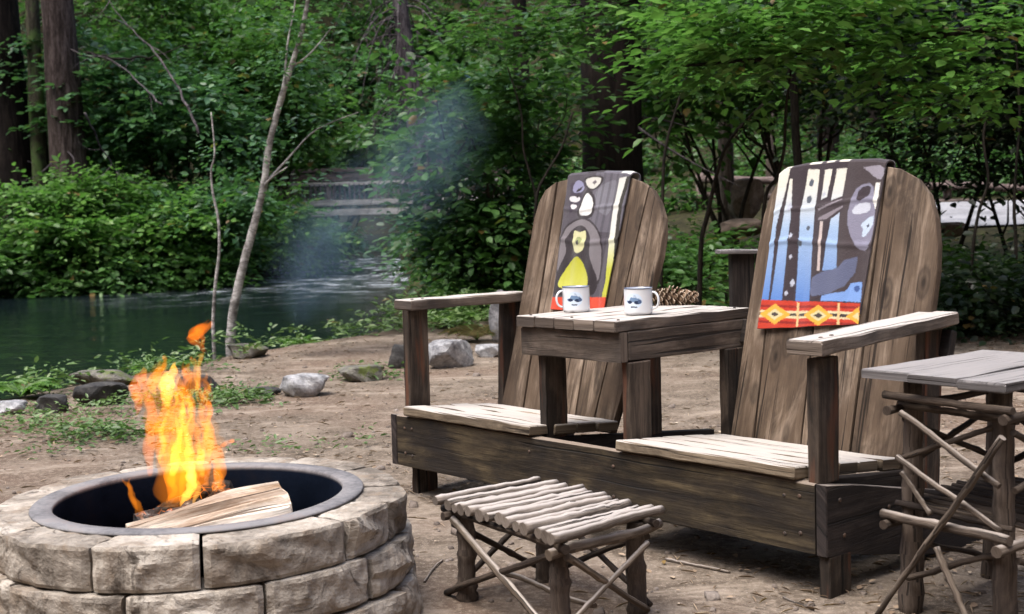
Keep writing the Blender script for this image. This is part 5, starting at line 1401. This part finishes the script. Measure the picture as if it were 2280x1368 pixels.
shrub('alder_shrub', 'cool green leafy shrub behind the bridge right of the dead snag', 'shrub', X(1030, 43), 43, 5.5, 6.0, 900, .30, 'leafcool', 110, **kwl)
shrub('alder_tree', 'tall leafy tree rising beyond the bridge left of the dead snag', 'tree', X(720, 47), 47, 7, 10.5, 900, .34, 'leafcool', 131, base_h=.3, **kwl)
shrub('alder_tree', 'tall leafy tree rising far behind the dead snag', 'tree', X(930, 49), 49, 7, 11, 900, .34, 'leaf', 132, base_h=.3, **kwl)
shrub('alder_tree', 'tall light green leafy tree at the top left behind the pale dead branches', 'tree', X(470, 39), 39, 6, 9, 900, .30, 'leafbright', 133, base_h=.35, **kwl)
kwm = dict(length=(.35, .8))
shrub('vine_maple', 'leafy dark green maple shrub on the near river bank left of the left chair', 'shrub', X(1085, 14.2), 14.2, 1.7, 1.35, 420, .135, 'leaf', 111, base_h=.0, **kwm)
shrub('vine_maple', 'tall leafy maple in front of the black trunk, left of the left chair back', 'shrub', X(1090, 14), 14, 1.8, 3.7, 560, .16, 'leaf', 112, base_h=.0, clouds=7, **kwm)
shrub('vine_maple', 'cool green low shrub at the water edge below the dead snag', 'shrub', X(1070, 17.5), 17.5, 1.7, 1.6, 360, .14, 'leafcool', 113, base_h=.0, **kwm)
shrub('vine_maple', 'yellow-green low shrub between the two chair backs', 'shrub', X(1540, 13.5), 13.5, 1.6, .85, 260, .12, 'leafbright', 114, base_h=.0, **kwm)
shrub('vine_maple', 'tall maple with bright layered leaves between the black trunk and the right chair', 'shrub', X(1640, 16.5), 16.5, 3.8, 4.2, 620, .19, 'leafbright', 115, base_h=.35, clouds=7, **kwm)
shrub('vine_maple', 'leafy dark shrub low behind the left chair, right of the black trunk', 'shrub', X(1500, 11.5), 11.5, 1.1, .85, 240, .11, 'leaf', 116, base_h=.0, **kwm)
shrub('vine_maple', 'tall green maple rising behind the right chair back', 'shrub', X(1860, 16.5), 16.5, 4.0, 4.8, 700, .15, 'leaf', 117, base_h=.38, clouds=7, **kwm)
shrub('dark_shrub', 'evergreen shrub with shade-darkened leaf colour right of the right chair back', 'shrub', X(2120, 11.0), 11.0, 1.5, .74, 420, .11, 'leafshade', 118, stem_mat='darkstem', base_h=.0, **kwm)
shrub('dark_shrub', 'tall evergreen shrub with shade-darkened leaf colour at the right edge of the photo', 'shrub', X(2270, 12.5), 12.5, 2.2, 2.9, 520, .12, 'leafshade', 119, stem_mat='darkstem', base_h=.35, **kwm)
shrub('dark_shrub', 'low evergreen bush with shade-darkened leaf colour behind the twig side table', 'shrub', X(2230, 9.8), 9.8, 1.3, .60, 300, .10, 'leafshade', 120, stem_mat='darkstem', base_h=.0, **kwm)
shrub('dark_shrub', 'evergreen shrub with shade-darkened leaf colour over the pale road, behind the right chair', 'shrub', X(2060, 13.5), 13.5, 2.6, 3.3, 520, .13, 'leafshade', 121, stem_mat='darkstem', base_h=.52, **kwm)

def overhang(name, label, Y, pix, rad, sprigs, lsize, mat, seed):
    """maple bough reaching in overhead; its foot stands outside the picture"""
    r = np.random.default_rng(seed); rp = random.Random(seed)
    P = [at(px, py, Y + d) for px, py, d in pix]; foot = Vector((P[0].x + .5, P[0].y + .5, 0)); foot.z = gz(foot.x, foot.y)
    root = tag(empty(name, foot), label, 'tree'); o = Vector(root.location)
    mb = MB(); pts = []
    Q = [foot + Vector((0, 0, -.1)), foot.lerp(P[0], .5) + Vector((.1, 0, .3))] + P
    for a, b in zip(Q, Q[1:]):
        for k in range(5): pts.append(a.lerp(b, k / 5) - o + Vector((rp.uniform(-.015, .015), 0, rp.uniform(-.015, .015))))
    pts.append(Q[-1] - o); n = len(pts)
    mb.tube(pts, [rad * (1 - .8 * i / n) for i in range(n)], 8, wob=.08, rnd=rp); mb.build('trunk', M['darkstem'], root)
    parts = []
    for (px, py, d, rx, rz, m) in sprigs:
        c = at(px, py, Y + d) - o
        parts.append(crown_cloud(r, c, (rx, rx * .9, rz), int(m * .8), 9, lsize, length=(.25, .55), shell=.15, tilt=.22))
    v, q = join(parts); np_mesh('foliage', v, q, M[mat], root)
overhang('maple_tree', 'maple reaching in from the upper right with bright level sprays of leaves', 8.6,
         [(2420, 40, 0), (2150, 70, .1), (1950, 95, .2), (1700, 130, .3), (1500, 150, .4)], .045,
         [(1530, 60, .3, .45, .10, 56), (1640, 110, .2, .55, .10, 70), (1820, 60, .1, .55, .10, 70), (1990, 130, .2, .55, .12, 60), (2160, 60, .0, .55, .12, 60), (1700, 10, -.2, .65, .10, 80),
          (1900, -40, 0, .7, .12, 80), (2250, 170, .3, .45, .10, 36), (1540, 130, .5, .30, .06, 26), (2110, 220, .6, .45, .10, 30), (1560, 190, .8, .35, .08, 24)], .122, 'leafbright', 201)
overhang('maple_tree', 'maple bough hanging across the top of the black trunk with darker leaves', 12.5,
         [(1700, -160, 0), (1560, -60, .1), (1400, 0, .2), (1260, 40, .3), (1120, 60, .4)], .05,
         [(1350, 30, 0, .55, .13, 60), (1220, 90, .2, .55, .13, 60), (1090, 60, .3, .6, .13, 50), (1170, 210, .4, .5, .16, 50), (1080, 180, .5, .5, .16, 40), (1500, 40, .1, .5, .12, 40), (1160, 320, .6, .45, .2, 40)], .13, 'leaf', 202)

# ------------------------------------------------------------------ far wood, undergrowth, ground cover, litter
def wood_mass():
    r = np.random.default_rng(301); parts = []
    for i in range(330):
        y = r.uniform(42, 88); x = r.uniform(-36, 36); s = r.uniform(1.6, 3.4)
        if i >= 230: y = r.uniform(24, 60); x = (1 if i % 2 else -1) * r.uniform(24, 52)
        if poly_sd(np.array([x]), np.array([y]), RIVER)[0] > -1.2: continue
        z = gz(x, y) + s * .5
        parts.append(crown_cloud(r, (x, y, z), (s, s, s * .8), 95, 7, .36, length=(.6, 1.3), shell=.45))
    v, q = join(parts)
    tag(np_mesh('far_forest_foliage', v, q, M['leaf']), 'mass of leafy forest undergrowth on the far hillside', 'forest', kind='stuff')
    parts = []
    for i in range(70):
        y = r.uniform(17, 39); x = r.uniform(-0.5, 17); s = r.uniform(.5, 1.25)
        if 15.0 < y < 26.5 and x > 1.5 * y / 6.5 + 1.5 or 20 < y < 26.5 and x > 1.5 or (abs(x - 3.4) < 1.0 and y < 22): continue
        z = gz(x, y) + s * .4
        parts.append(crown_cloud(r, (x, y, z), (s, s, s * .8), 90, 8, .20, length=(.4, .9), shell=.4))
    for i in range(34):
        y = r.uniform(31, 40); x = r.uniform(-22, -8); s = r.uniform(.8, 1.5); z = gz(x, y) + s * .4
        parts.append(crown_cloud(r, (x, y, z), (s, s, s * .8), 80, 7, .28, length=(.5, 1.0), shell=.4))
    for i in range(54):
        y = r.uniform(26.9, 29.3); x = r.uniform(-24, -6.6); s = r.uniform(.5, .9); z = max(gz(x, y), -.2) + s * .3
        parts.append(crown_cloud(r, (x, y, z), (s, s, s * .7), 70, 7, .22, length=(.4, .8), shell=.4))
    for i in range(30):
        y = r.uniform(12.5, 26); x = -1.25 - (y - 12.5) * .07 + r.uniform(.85, 2.8); s = r.uniform(.35, .6); z = gz(x, y) + s * .3
        parts.append(crown_cloud(r, (x, y, z), (s, s, s * .8), 70, 8, .15, length=(.3, .6), shell=.3))
    v, q = join(parts)
    tag(np_mesh('undergrowth', v, q, M['leaf']), 'mixed leafy undergrowth filling the woods beyond the clearing', 'undergrowth', kind='stuff')
    parts = []
    for i in range(46):
        y = r.uniform(9.6, 13.5); x = X(r.uniform(1930, 2700), y); s = r.uniform(.3, .55); z = gz(x, y) + s * .3
        parts.append(crown_cloud(r, (x, y, z), (s, s, s * .7), 60, 8, .10, length=(.25, .5), shell=.3))
    v, q = join(parts)
    tag(np_mesh('dark_undergrowth', v, q, M['leafshade']), 'low thicket with shade-darkened leaf colour at the right edge of the clearing', 'undergrowth', kind='stuff')
wood_mass()
def low_plants():
    r = np.random.default_rng(303); parts = []
    def patch(px, py, w, d, n, ls, lift=.06):
        p = at(px, py, 1.0); dd = p - Vector((0, 0, CAM_H)); t = -CAM_H / dd.z; c = Vector((0, 0, CAM_H)) + dd * t
        x = c.x + r.normal(0, w * .45, n); y = c.y + r.normal(0, d * .45, n); z = ground_z(x, y) + r.uniform(0, lift, n)
        parts.append(sprays(r, np.stack([x, y, z], 1), np.stack([r.normal(size=n), r.normal(size=n), r.uniform(.1, .5, n)], 1), r.uniform(.06, .14, n), 6, ls, width=.7))
    patch(505, 897, .34, .30, 110, .055); patch(235, 975, .34, .25, 120, .05); patch(60, 955, .35, .4, 46, .045); patch(820, 840, .35, .3, 60, .05)
    patch(655, 1005, .25, .22, 18, .04); patch(870, 985, .2, .25, 12, .04); patch(180, 930, .5, .4, 50, .045); patch(660, 765, .8, .35, 110, .075, .15); patch(350, 905, .4, .4, 40, .05)
    patch(1010, 745, .7, .4, 90, .08, .18); patch(120, 1010, .3, .2, 16, .04); patch(340, 830, .6, .35, 40, .06, .1)
    for bx, by, n_, ls_, lf in ((-3.25, 8.2, 50, .075, .16), (-2.85, 9.0, 50, .07, .16), (-2.55, 9.7, 50, .08, .2), (-2.0, 10.7, 46, .08, .2), (-1.35, 11.5, 60, .085, .24), (-.7, 12.1, 70, .09, .28), (-.2, 12.5, 60, .09, .28)):
        x = r.normal(bx, .28, n_); y = r.normal(by, .22, n_); z = ground_z(x, y) + r.uniform(0, lf, n_)
        k_ = z > -.2; x, y, z = x[k_], y[k_], z[k_]; m_ = len(x)
        parts.append(sprays(r, np.stack([x, y, z], 1), np.stack([r.normal(size=m_), r.normal(size=m_), r.uniform(.2, .8, m_)], 1), r.uniform(.12, .25, m_), 6, ls_, width=.7))
    v, q = join(parts)
    tag(np_mesh('ground_cover', v, q, M['grass']), 'patches of small green leaves creeping over the dirt', 'ground cover', kind='stuff')
low_plants()
def fern(label, px, py, n, L, seed, mat='fern', Yc=None, width=.34):
    r = np.random.default_rng(seed); p = at(px, py, 1.0); dd = p - Vector((0, 0, CAM_H)); t = -CAM_H / dd.z; c = Vector((0, 0, CAM_H)) + dd * t
    if Yc: c = at(px, py, Yc)
    z = gz(c.x, c.y)
    root = tag(empty('fern', (c.x, c.y, z)), label, 'fern'); parts = []; mb = MB()
    for i in range(n):
        a = r.uniform(0, 2 * pi); l = L * r.uniform(.6, 1.1); pts = []
        for k in range(13):
            u = k / 12; pts.append(np.array([cos(a) * l * u * .8, sin(a) * l * u * .8, l * (.75 * u - .62 * u * u) + .02]))
        pts = np.array(pts); d = np.gradient(pts, axis=0); h = np.array([-sin(a), cos(a), 0])
        mb.tube([Vector(q) for q in pts], [.004 * (1 - .7 * k / 12) for k in range(13)], 4)
        m = 15; u = np.linspace(.12, .99, m); base = np.stack([np.interp(u * 12, range(13), pts[:, j]) for j in range(3)], 1)
        dd_ = norm(np.stack([np.interp(u * 12, range(13), d[:, j]) for j in range(3)], 1))
        for s in (-1, 1):
            ld = h * s + dd_ * .45 + r.normal(0, .08, (m, 3)); up = norm(np.cross(dd_, np.tile(h, (m, 1)))); up *= np.sign(up[:, 2:3] + 1e-6)
            parts.append(leaves(base, ld, up + r.normal(0, .1, (m, 3)), l * .30 * np.sin(np.pi * (.15 + .8 * u)) * r.uniform(.8, 1.1, m), width))
    v, q = join(parts); np_mesh('fronds', v, q, M[mat], root); mb.build('stalks', M['fern'], root)
fern('bright green fern at the bank left of the floating flame', 350, 795, 12, .42, 401, Yc=9.3)
fern('small bright plant at the foot of the leaning pale tree', 470, 775, 10, .50, 402, Yc=10.4)
fern('broad-leaved bright plant growing at the left edge of the near bank', 45, 865, 14, .36, 403, width=.6, Yc=7.75)
fern('small light green plant at the water edge right of the leaning tree', 690, 768, 9, .40, 404, Yc=10.9)
fern('bright plant tuft at the bank behind the left armrest', 1000, 742, 12, .5, 405, width=.5, Yc=11.9)
fern('yellowing leaf tuft at the far left edge on the far bank', 10, 410, 7, 1.0, 406, Yc=24, width=.5) if False else None

M['pebble'] = stone_material('brown_pebble', ((0.07, 0.055, 0.045), (0.17, 0.14, 0.12), (0.32, 0.28, 0.25)))
def litter():
    r = np.random.default_rng(305)
    n = 20000; y = 2.2 + 9.5 * r.random(n) ** 1.3; x = r.uniform(-1, 1, n) * (y * .52 + .4)
    k = (poly_sd(x, y, RIVER) < -.2) & (np.hypot(x - FC.x, y - FC.y) > .62); x, y = x[k], y[k]
    cl = vnoise(x, y, 1.5, 8, 3); k = cl + r.normal(0, .25, len(x)) > -.05; x, y = x[k], y[k]; n = len(x)
    a = r.uniform(0, 2 * pi, n); d = np.stack([np.cos(a), np.sin(a), r.normal(0, .06, n)], 1)
    up = norm(np.stack([r.normal(0, .25, n), r.normal(0, .25, n), np.ones(n)], 1))
    b = np.stack([x, y, ground_z(x, y) + r.uniform(.003, .010, n)], 1)
    sz = r.uniform(.010, .042, n); thin = r.random(n) < .72
    v1, q1 = leaves(b[thin], d[thin], up[thin], sz[thin] * 1.5, .10); v2, q2 = leaves(b[~thin], d[~thin], up[~thin], sz[~thin] * .8, .9)
    v, q = join([(v1, q1), (v2, q2)])
    m = leafmat('dry_litter', (0.13, 0.085, 0.055), (0.33, 0.245, 0.17), (0.55, 0.46, 0.36), trans=.05, rough=.9)
    tag(np_mesh('forest_litter', v, q, m), 'dry needles and crumbled leaves strewn over the dirt', 'litter', kind='stuff')
    n = 1500; y = 2.2 + 8.5 * r.random(n) ** 1.2; x = r.uniform(-1, 1, n) * (y * .5 + .3)
    k = (poly_sd(x, y, RIVER) < -.2) & (np.hypot(x - FC.x, y - FC.y) > .63); x, y = x[k], y[k]; n = len(x)
    s = r.uniform(.004, .014, n) * (1 + (r.random(n) < .04) * 1.5)
    O = np.array([(1, 0, 0), (0, 1, 0), (-1, 0, 0), (0, -1, 0), (0, 0, .7), (0, 0, -.7)], float)
    V = []; Q = []
    for i in range(n):
        c = np.array([x[i], y[i], ground_z(x[i:i+1], y[i:i+1])[0] + s[i] * .25]); th = r.uniform(0, 6.28)
        R_ = np.array([[cos(th), -sin(th), 0], [sin(th), cos(th), 0], [0, 0, 1]])
        bx = np.array([(-1, -1, -1), (1, -1, -1), (1, 1, -1), (-1, 1, -1), (-.6, -.7, .8), (.7, -.6, .6), (.6, .6, .8), (-.7, .6, .6)]) * r.uniform(.6, 1.2, (8, 1)) * [1, .8, .6]
        V.append(c + (bx @ R_.T) * s[i]); o = i * 8
        Q += [(o, o + 3, o + 2, o + 1), (o + 4, o + 5, o + 6, o + 7), (o, o + 1, o + 5, o + 4), (o + 1, o + 2, o + 6, o + 5), (o + 2, o + 3, o + 7, o + 6), (o + 3, o, o + 4, o + 7)]
    tag(np_mesh('pebbles', np.concatenate(V), np.array(Q), M['pebble']), 'small pebbles scattered over the clearing', 'pebbles', kind='stuff')
litter()
def fallen_stick(label, px0, px1, rad, seed):
    a, b = [at(px, py, 1.0) for px, py in (px0, px1)]
    P = []
    for p in (a, b):
        d = p - Vector((0, 0, CAM_H)); t = (.012 - CAM_H) / d.z; q = Vector((0, 0, CAM_H)) + d * t; q.z = gz(q.x, q.y) + rad * .7; P.append(q)
    mb = MB(); stick(mb, P[0], P[1], rad, rad * .6, .012, seed, 9)
    tag(mb.build('fallen_stick', M['twigmid']), label, 'stick')
fallen_stick('thin dry stick lying on the dirt in the shadow under the double chair', (1482, 1240), (1625, 1268), .006, 11)
fallen_stick('short dry twig lying on the dirt just left of the front chair leg', (1745, 1322), (1812, 1350), .004, 12)
fallen_stick('dry twig lying on the dirt between the stool and the stone fire pit', (945, 1290), (985, 1240), .004, 13)

# ------------------------------------------------------------------ rocks along the bank
def G(px, py, z=0.0):
    p = at(px, py, 1.0); dd = p - Vector((0, 0, CAM_H)); t = (z - CAM_H) / dd.z; return Vector((0, 0, CAM_H)) + dd * t
def rk(label, px, py, wpx, h, mat, seed, rz=0.0, flat=.5, sink=.22, dep=.8):
    c = G(px, py); hw = wpx * c.y / F_PX / 2
    rock('rock', label, (c.x, c.y + hw * dep * .6), (hw * 1.08, hw * dep, h / 2 / (1 - sink) * 1.05), M[mat], seed, rz, flat, sink)
rk('large flat-topped grey rock in the middle of the bank, dark underneath', 672, 884, 122, .17, 'rock', 1, .2)
rk('low reddish rock touching the left side of the flat-topped grey rock', 580, 882, 80, .06, 'rockdark', 2)
rk('low grassy rock right of the flat-topped grey rock', 800, 850, 110, .13, 'rockmoss', 3)
rk('pale angular rock seen under the left armrest', 1000, 822, 112, .22, 'rock', 4, .5, .9)
rk('small grey rock between the pale angular rock and the left chair', 1085, 800, 70, .12, 'rock', 5)
rk('dark mossy stump-like rock just left of the left arm post', 888, 822, 55, .18, 'rockdark', 6, 0, .8)
rk('dark slab of rock tilted at the left bank', 212, 908, 115, .17, 'rockdark', 7, .3)
rk('rounded dark rock left of the tilted slab', 105, 925, 85, .13, 'rockdark', 8)
rk('grey rock cut by the left edge of the photo', 18, 928, 70, .10, 'rock', 9)
rk('dark blunt rock hidden behind the top of the flames', 435, 882, 92, .16, 'rockdark', 10)
rk('flat brown rock at the foot of the leaning pale tree', 545, 806, 100, .14, 'rockmoss', 11)
rk('yellowish mossy rock low on the bank behind the tilted slab', 225, 862, 150, .13, 'rockmoss', 12)
rk('upright grey boulder just left of the left chair back', 1118, 770, 52, .42, 'rock', 13, .4, 1.0, .15)
def boulder(label, px, py, Y, wpx, hpx, mat, seed):
    c = at(px, py, Y); hw = wpx * Y / F_PX / 2; hh = hpx * Y / F_PX / 2
    o = rock('boulder', label, (c.x, Y), (hw, hw, hh), M[mat], seed, .4, .7); o.location.z = c.z
boulder('tan boulder behind the gap between the two chairs', 1662, 440, 17.5, 88, 110, 'rocktan', 21)
boulder('low pale tan rock on the slope under the tan boulder', 1650, 505, 15.5, 110, 50, 'rocktan', 22)
boulder('pale pinkish rock beside the road at right, behind the chair back', 2115, 510, 14, 70, 40, 'rocktan', 23)

# root flare with dry grass by the left chair
fern('tuft of dry yellow grass behind the left chair', 1062, 770, 26, .42, 407, mat='drygrass', width=.10) if 'drygrass' in M else None

# ------------------------------------------------------------------ footbridge over the river
def bridge():
    Y = 40.0; a = at(640, 452, Y); b = at(1140, 452, Y)
    root = tag(empty('footbridge', ((a.x + b.x) / 2, Y, a.z)), 'brown timber footbridge with railings crossing the stream in the background', 'bridge')
    o = Vector(root.location); L = b.x - a.x + .6; x0 = -L / 2
    zt = (at(880, 372, Y).z - o.z)
    mb = MB(); mb.board((x0, .6, -.05), XU, ZW, L, 1.3, .10, 12); mb.build('deck', M['bridge'], root)
    for v in (-.08, 1.28):
        mb = MB(); mb.board((x0, v, -.05), XU, (0, -1, 0), L, .17, .06, 12); mb.build('deck_edge', M['bridgepale'], root)
        mb = MB(); mb.board((x0, v + .02, -.36), XU, (0, -1, 0), L, .20, .09, 12); mb.build('girder', M['bridgepale'] if v < 0 else M['bridge'], root)
        mb = MB(); mb.board((x0, v, zt - .03), XU, ZW, L, .16, .06, 12); mb.build('handrail', M['bridge'], root)
        mb = MB(); mb.board((x0, v, zt - .26), XU, (0, -1, 0), L, .20, .045, 12); mb.build('top_rail', M['bridge'], root)
        mb = MB(); mb.board((x0, v, zt - .47), XU, (0, -1, 0), L, .06, .045, 12); mb.build('middle_rail', M['bridgepale'], root)
        for i in range(6):
            mb = MB(); mb.board((x0 + .1 + (L - .2) * i / 5, v + .055, -.2), ZW, (1, 0, 0), zt + .14, .09, .09, 4); mb.build('post', M['bridge'], root)
        m = int(L / .16)
        mb = MB()
        for i in range(m): mb.board((x0 + .16 * (i + .5), v + .03, -.02), ZW, (1, 0, 0), zt - .45, .03, .035, 2, .002)
        mb.build('balusters', M['bridge'], root)
    for s in (-1, 1):
        mb = MB(); mb.board((s * (L / 2 - .3), .6, -1.9), ZW, (1, 0, 0), 1.5, 1.5, .7, 3, .02, .02); mb.build('abutment', M['rockdark'], root)
    # taller pale end post
    p = at(672, 392, Y) - o; q = at(672, 340, Y) - o
bridge()
wand_post = None
def rail_fence():
    Y = 26.2; a = at(1560, 398, Y); b = at(2420, 424, Y)
    root = tag(empty('rail_fence', (a.x, Y, gz(a.x, Y))), 'low log rail fence along the far side of the pale road', 'fence'); o = Vector(root.location)
    rp = random.Random(3)
    mb = MB(); P = [a.lerp(b, i / 14) - o + Vector((0, 0, rp.uniform(-.03, .03))) for i in range(15)]
    mb.tube(P, [.085] * 15, 8, wob=.08); mb.build('rail', M['bridge'], root)
    mb = MB(); mb.tube([p + Vector((0, .02, -.34)) for p in P], [.075] * 15, 8, wob=.08); mb.build('rail', M['bridge'], root)
    for i in range(0, 15, 3):
        p = P[i]; zb = gz(p.x + o.x, Y) - o.z - .2; mb = MB(); mb.tube([(p.x, .10, zb), (p.x, .10, p.z + .14)], [.09, .085], 9, wob=.05); mb.build('post', M['bridge'], root)
rail_fence()
def wooden_stand():
    """dark wooden stand with a flat board on top, behind the gap between the chairs"""
    root = tag(empty('wooden_stand', (1.215, 6.5, 0)), 'dark wooden post stand with flat board top, seen behind the table', 'stand')
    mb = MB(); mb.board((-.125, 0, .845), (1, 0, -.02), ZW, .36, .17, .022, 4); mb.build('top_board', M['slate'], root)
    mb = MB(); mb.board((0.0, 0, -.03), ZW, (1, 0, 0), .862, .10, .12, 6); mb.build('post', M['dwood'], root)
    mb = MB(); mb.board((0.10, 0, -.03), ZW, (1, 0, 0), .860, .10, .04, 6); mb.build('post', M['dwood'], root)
wooden_stand()

# ------------------------------------------------------------------ drifting smoke
def smoke():
    """bluish wood smoke drifting away over the water: nested puffs, thinnest outside"""
    C_ = [(660, 738, 9.6), (670, 705, 9.6), (690, 640, 9.7), (730, 570, 9.8), (800, 500, 9.9), (890, 420, 10.0), (960, 340, 10.1), (1010, 260, 10.2), (1040, 170, 10.3)]
    P = [at(*c) for c in C_]; o = P[0].copy()
    root = tag(empty('campfire_smoke', o), 'thin bluish smoke drifting over the river', 'smoke', kind='stuff')
    for i, (k, d) in enumerate(((1.0, .022), (.90, .036), (.80, .05), (.70, .06), (.60, .068), (.50, .074), (.40, .08), (.30, .08), (.2, .08))):
        m, nt, out = new_mat('wood_smoke'); g = NT(nt)
        tc = g.n("ShaderNodeTexCoord").outputs["Object"]
        n1 = g.noise(g.mapping(tc, (1.6, 1.6, .9)), 1.8, 4, .6, .8)
        pv = g.n("ShaderNodeVolumePrincipled"); pv.inputs["Color"].default_value = (0.48, 0.74, 1.0, 1); pv.inputs["Anisotropy"].default_value = .1
        g.l(g.ramp(n1, [(0.30, (d * .12, d * .12, d * .12)), (0.62, (d, d, d))]), pv.inputs["Density"]); g.l(pv.outputs[0], out.inputs["Volume"])
        mb = MB(); mb.tube([p - o for p in P], [r * k for r in (.02, .20, .44, .54, .54, .54, .54, .42, .03)], 16, wob=.04)
        mb.build('puff', m, root)
smoke()
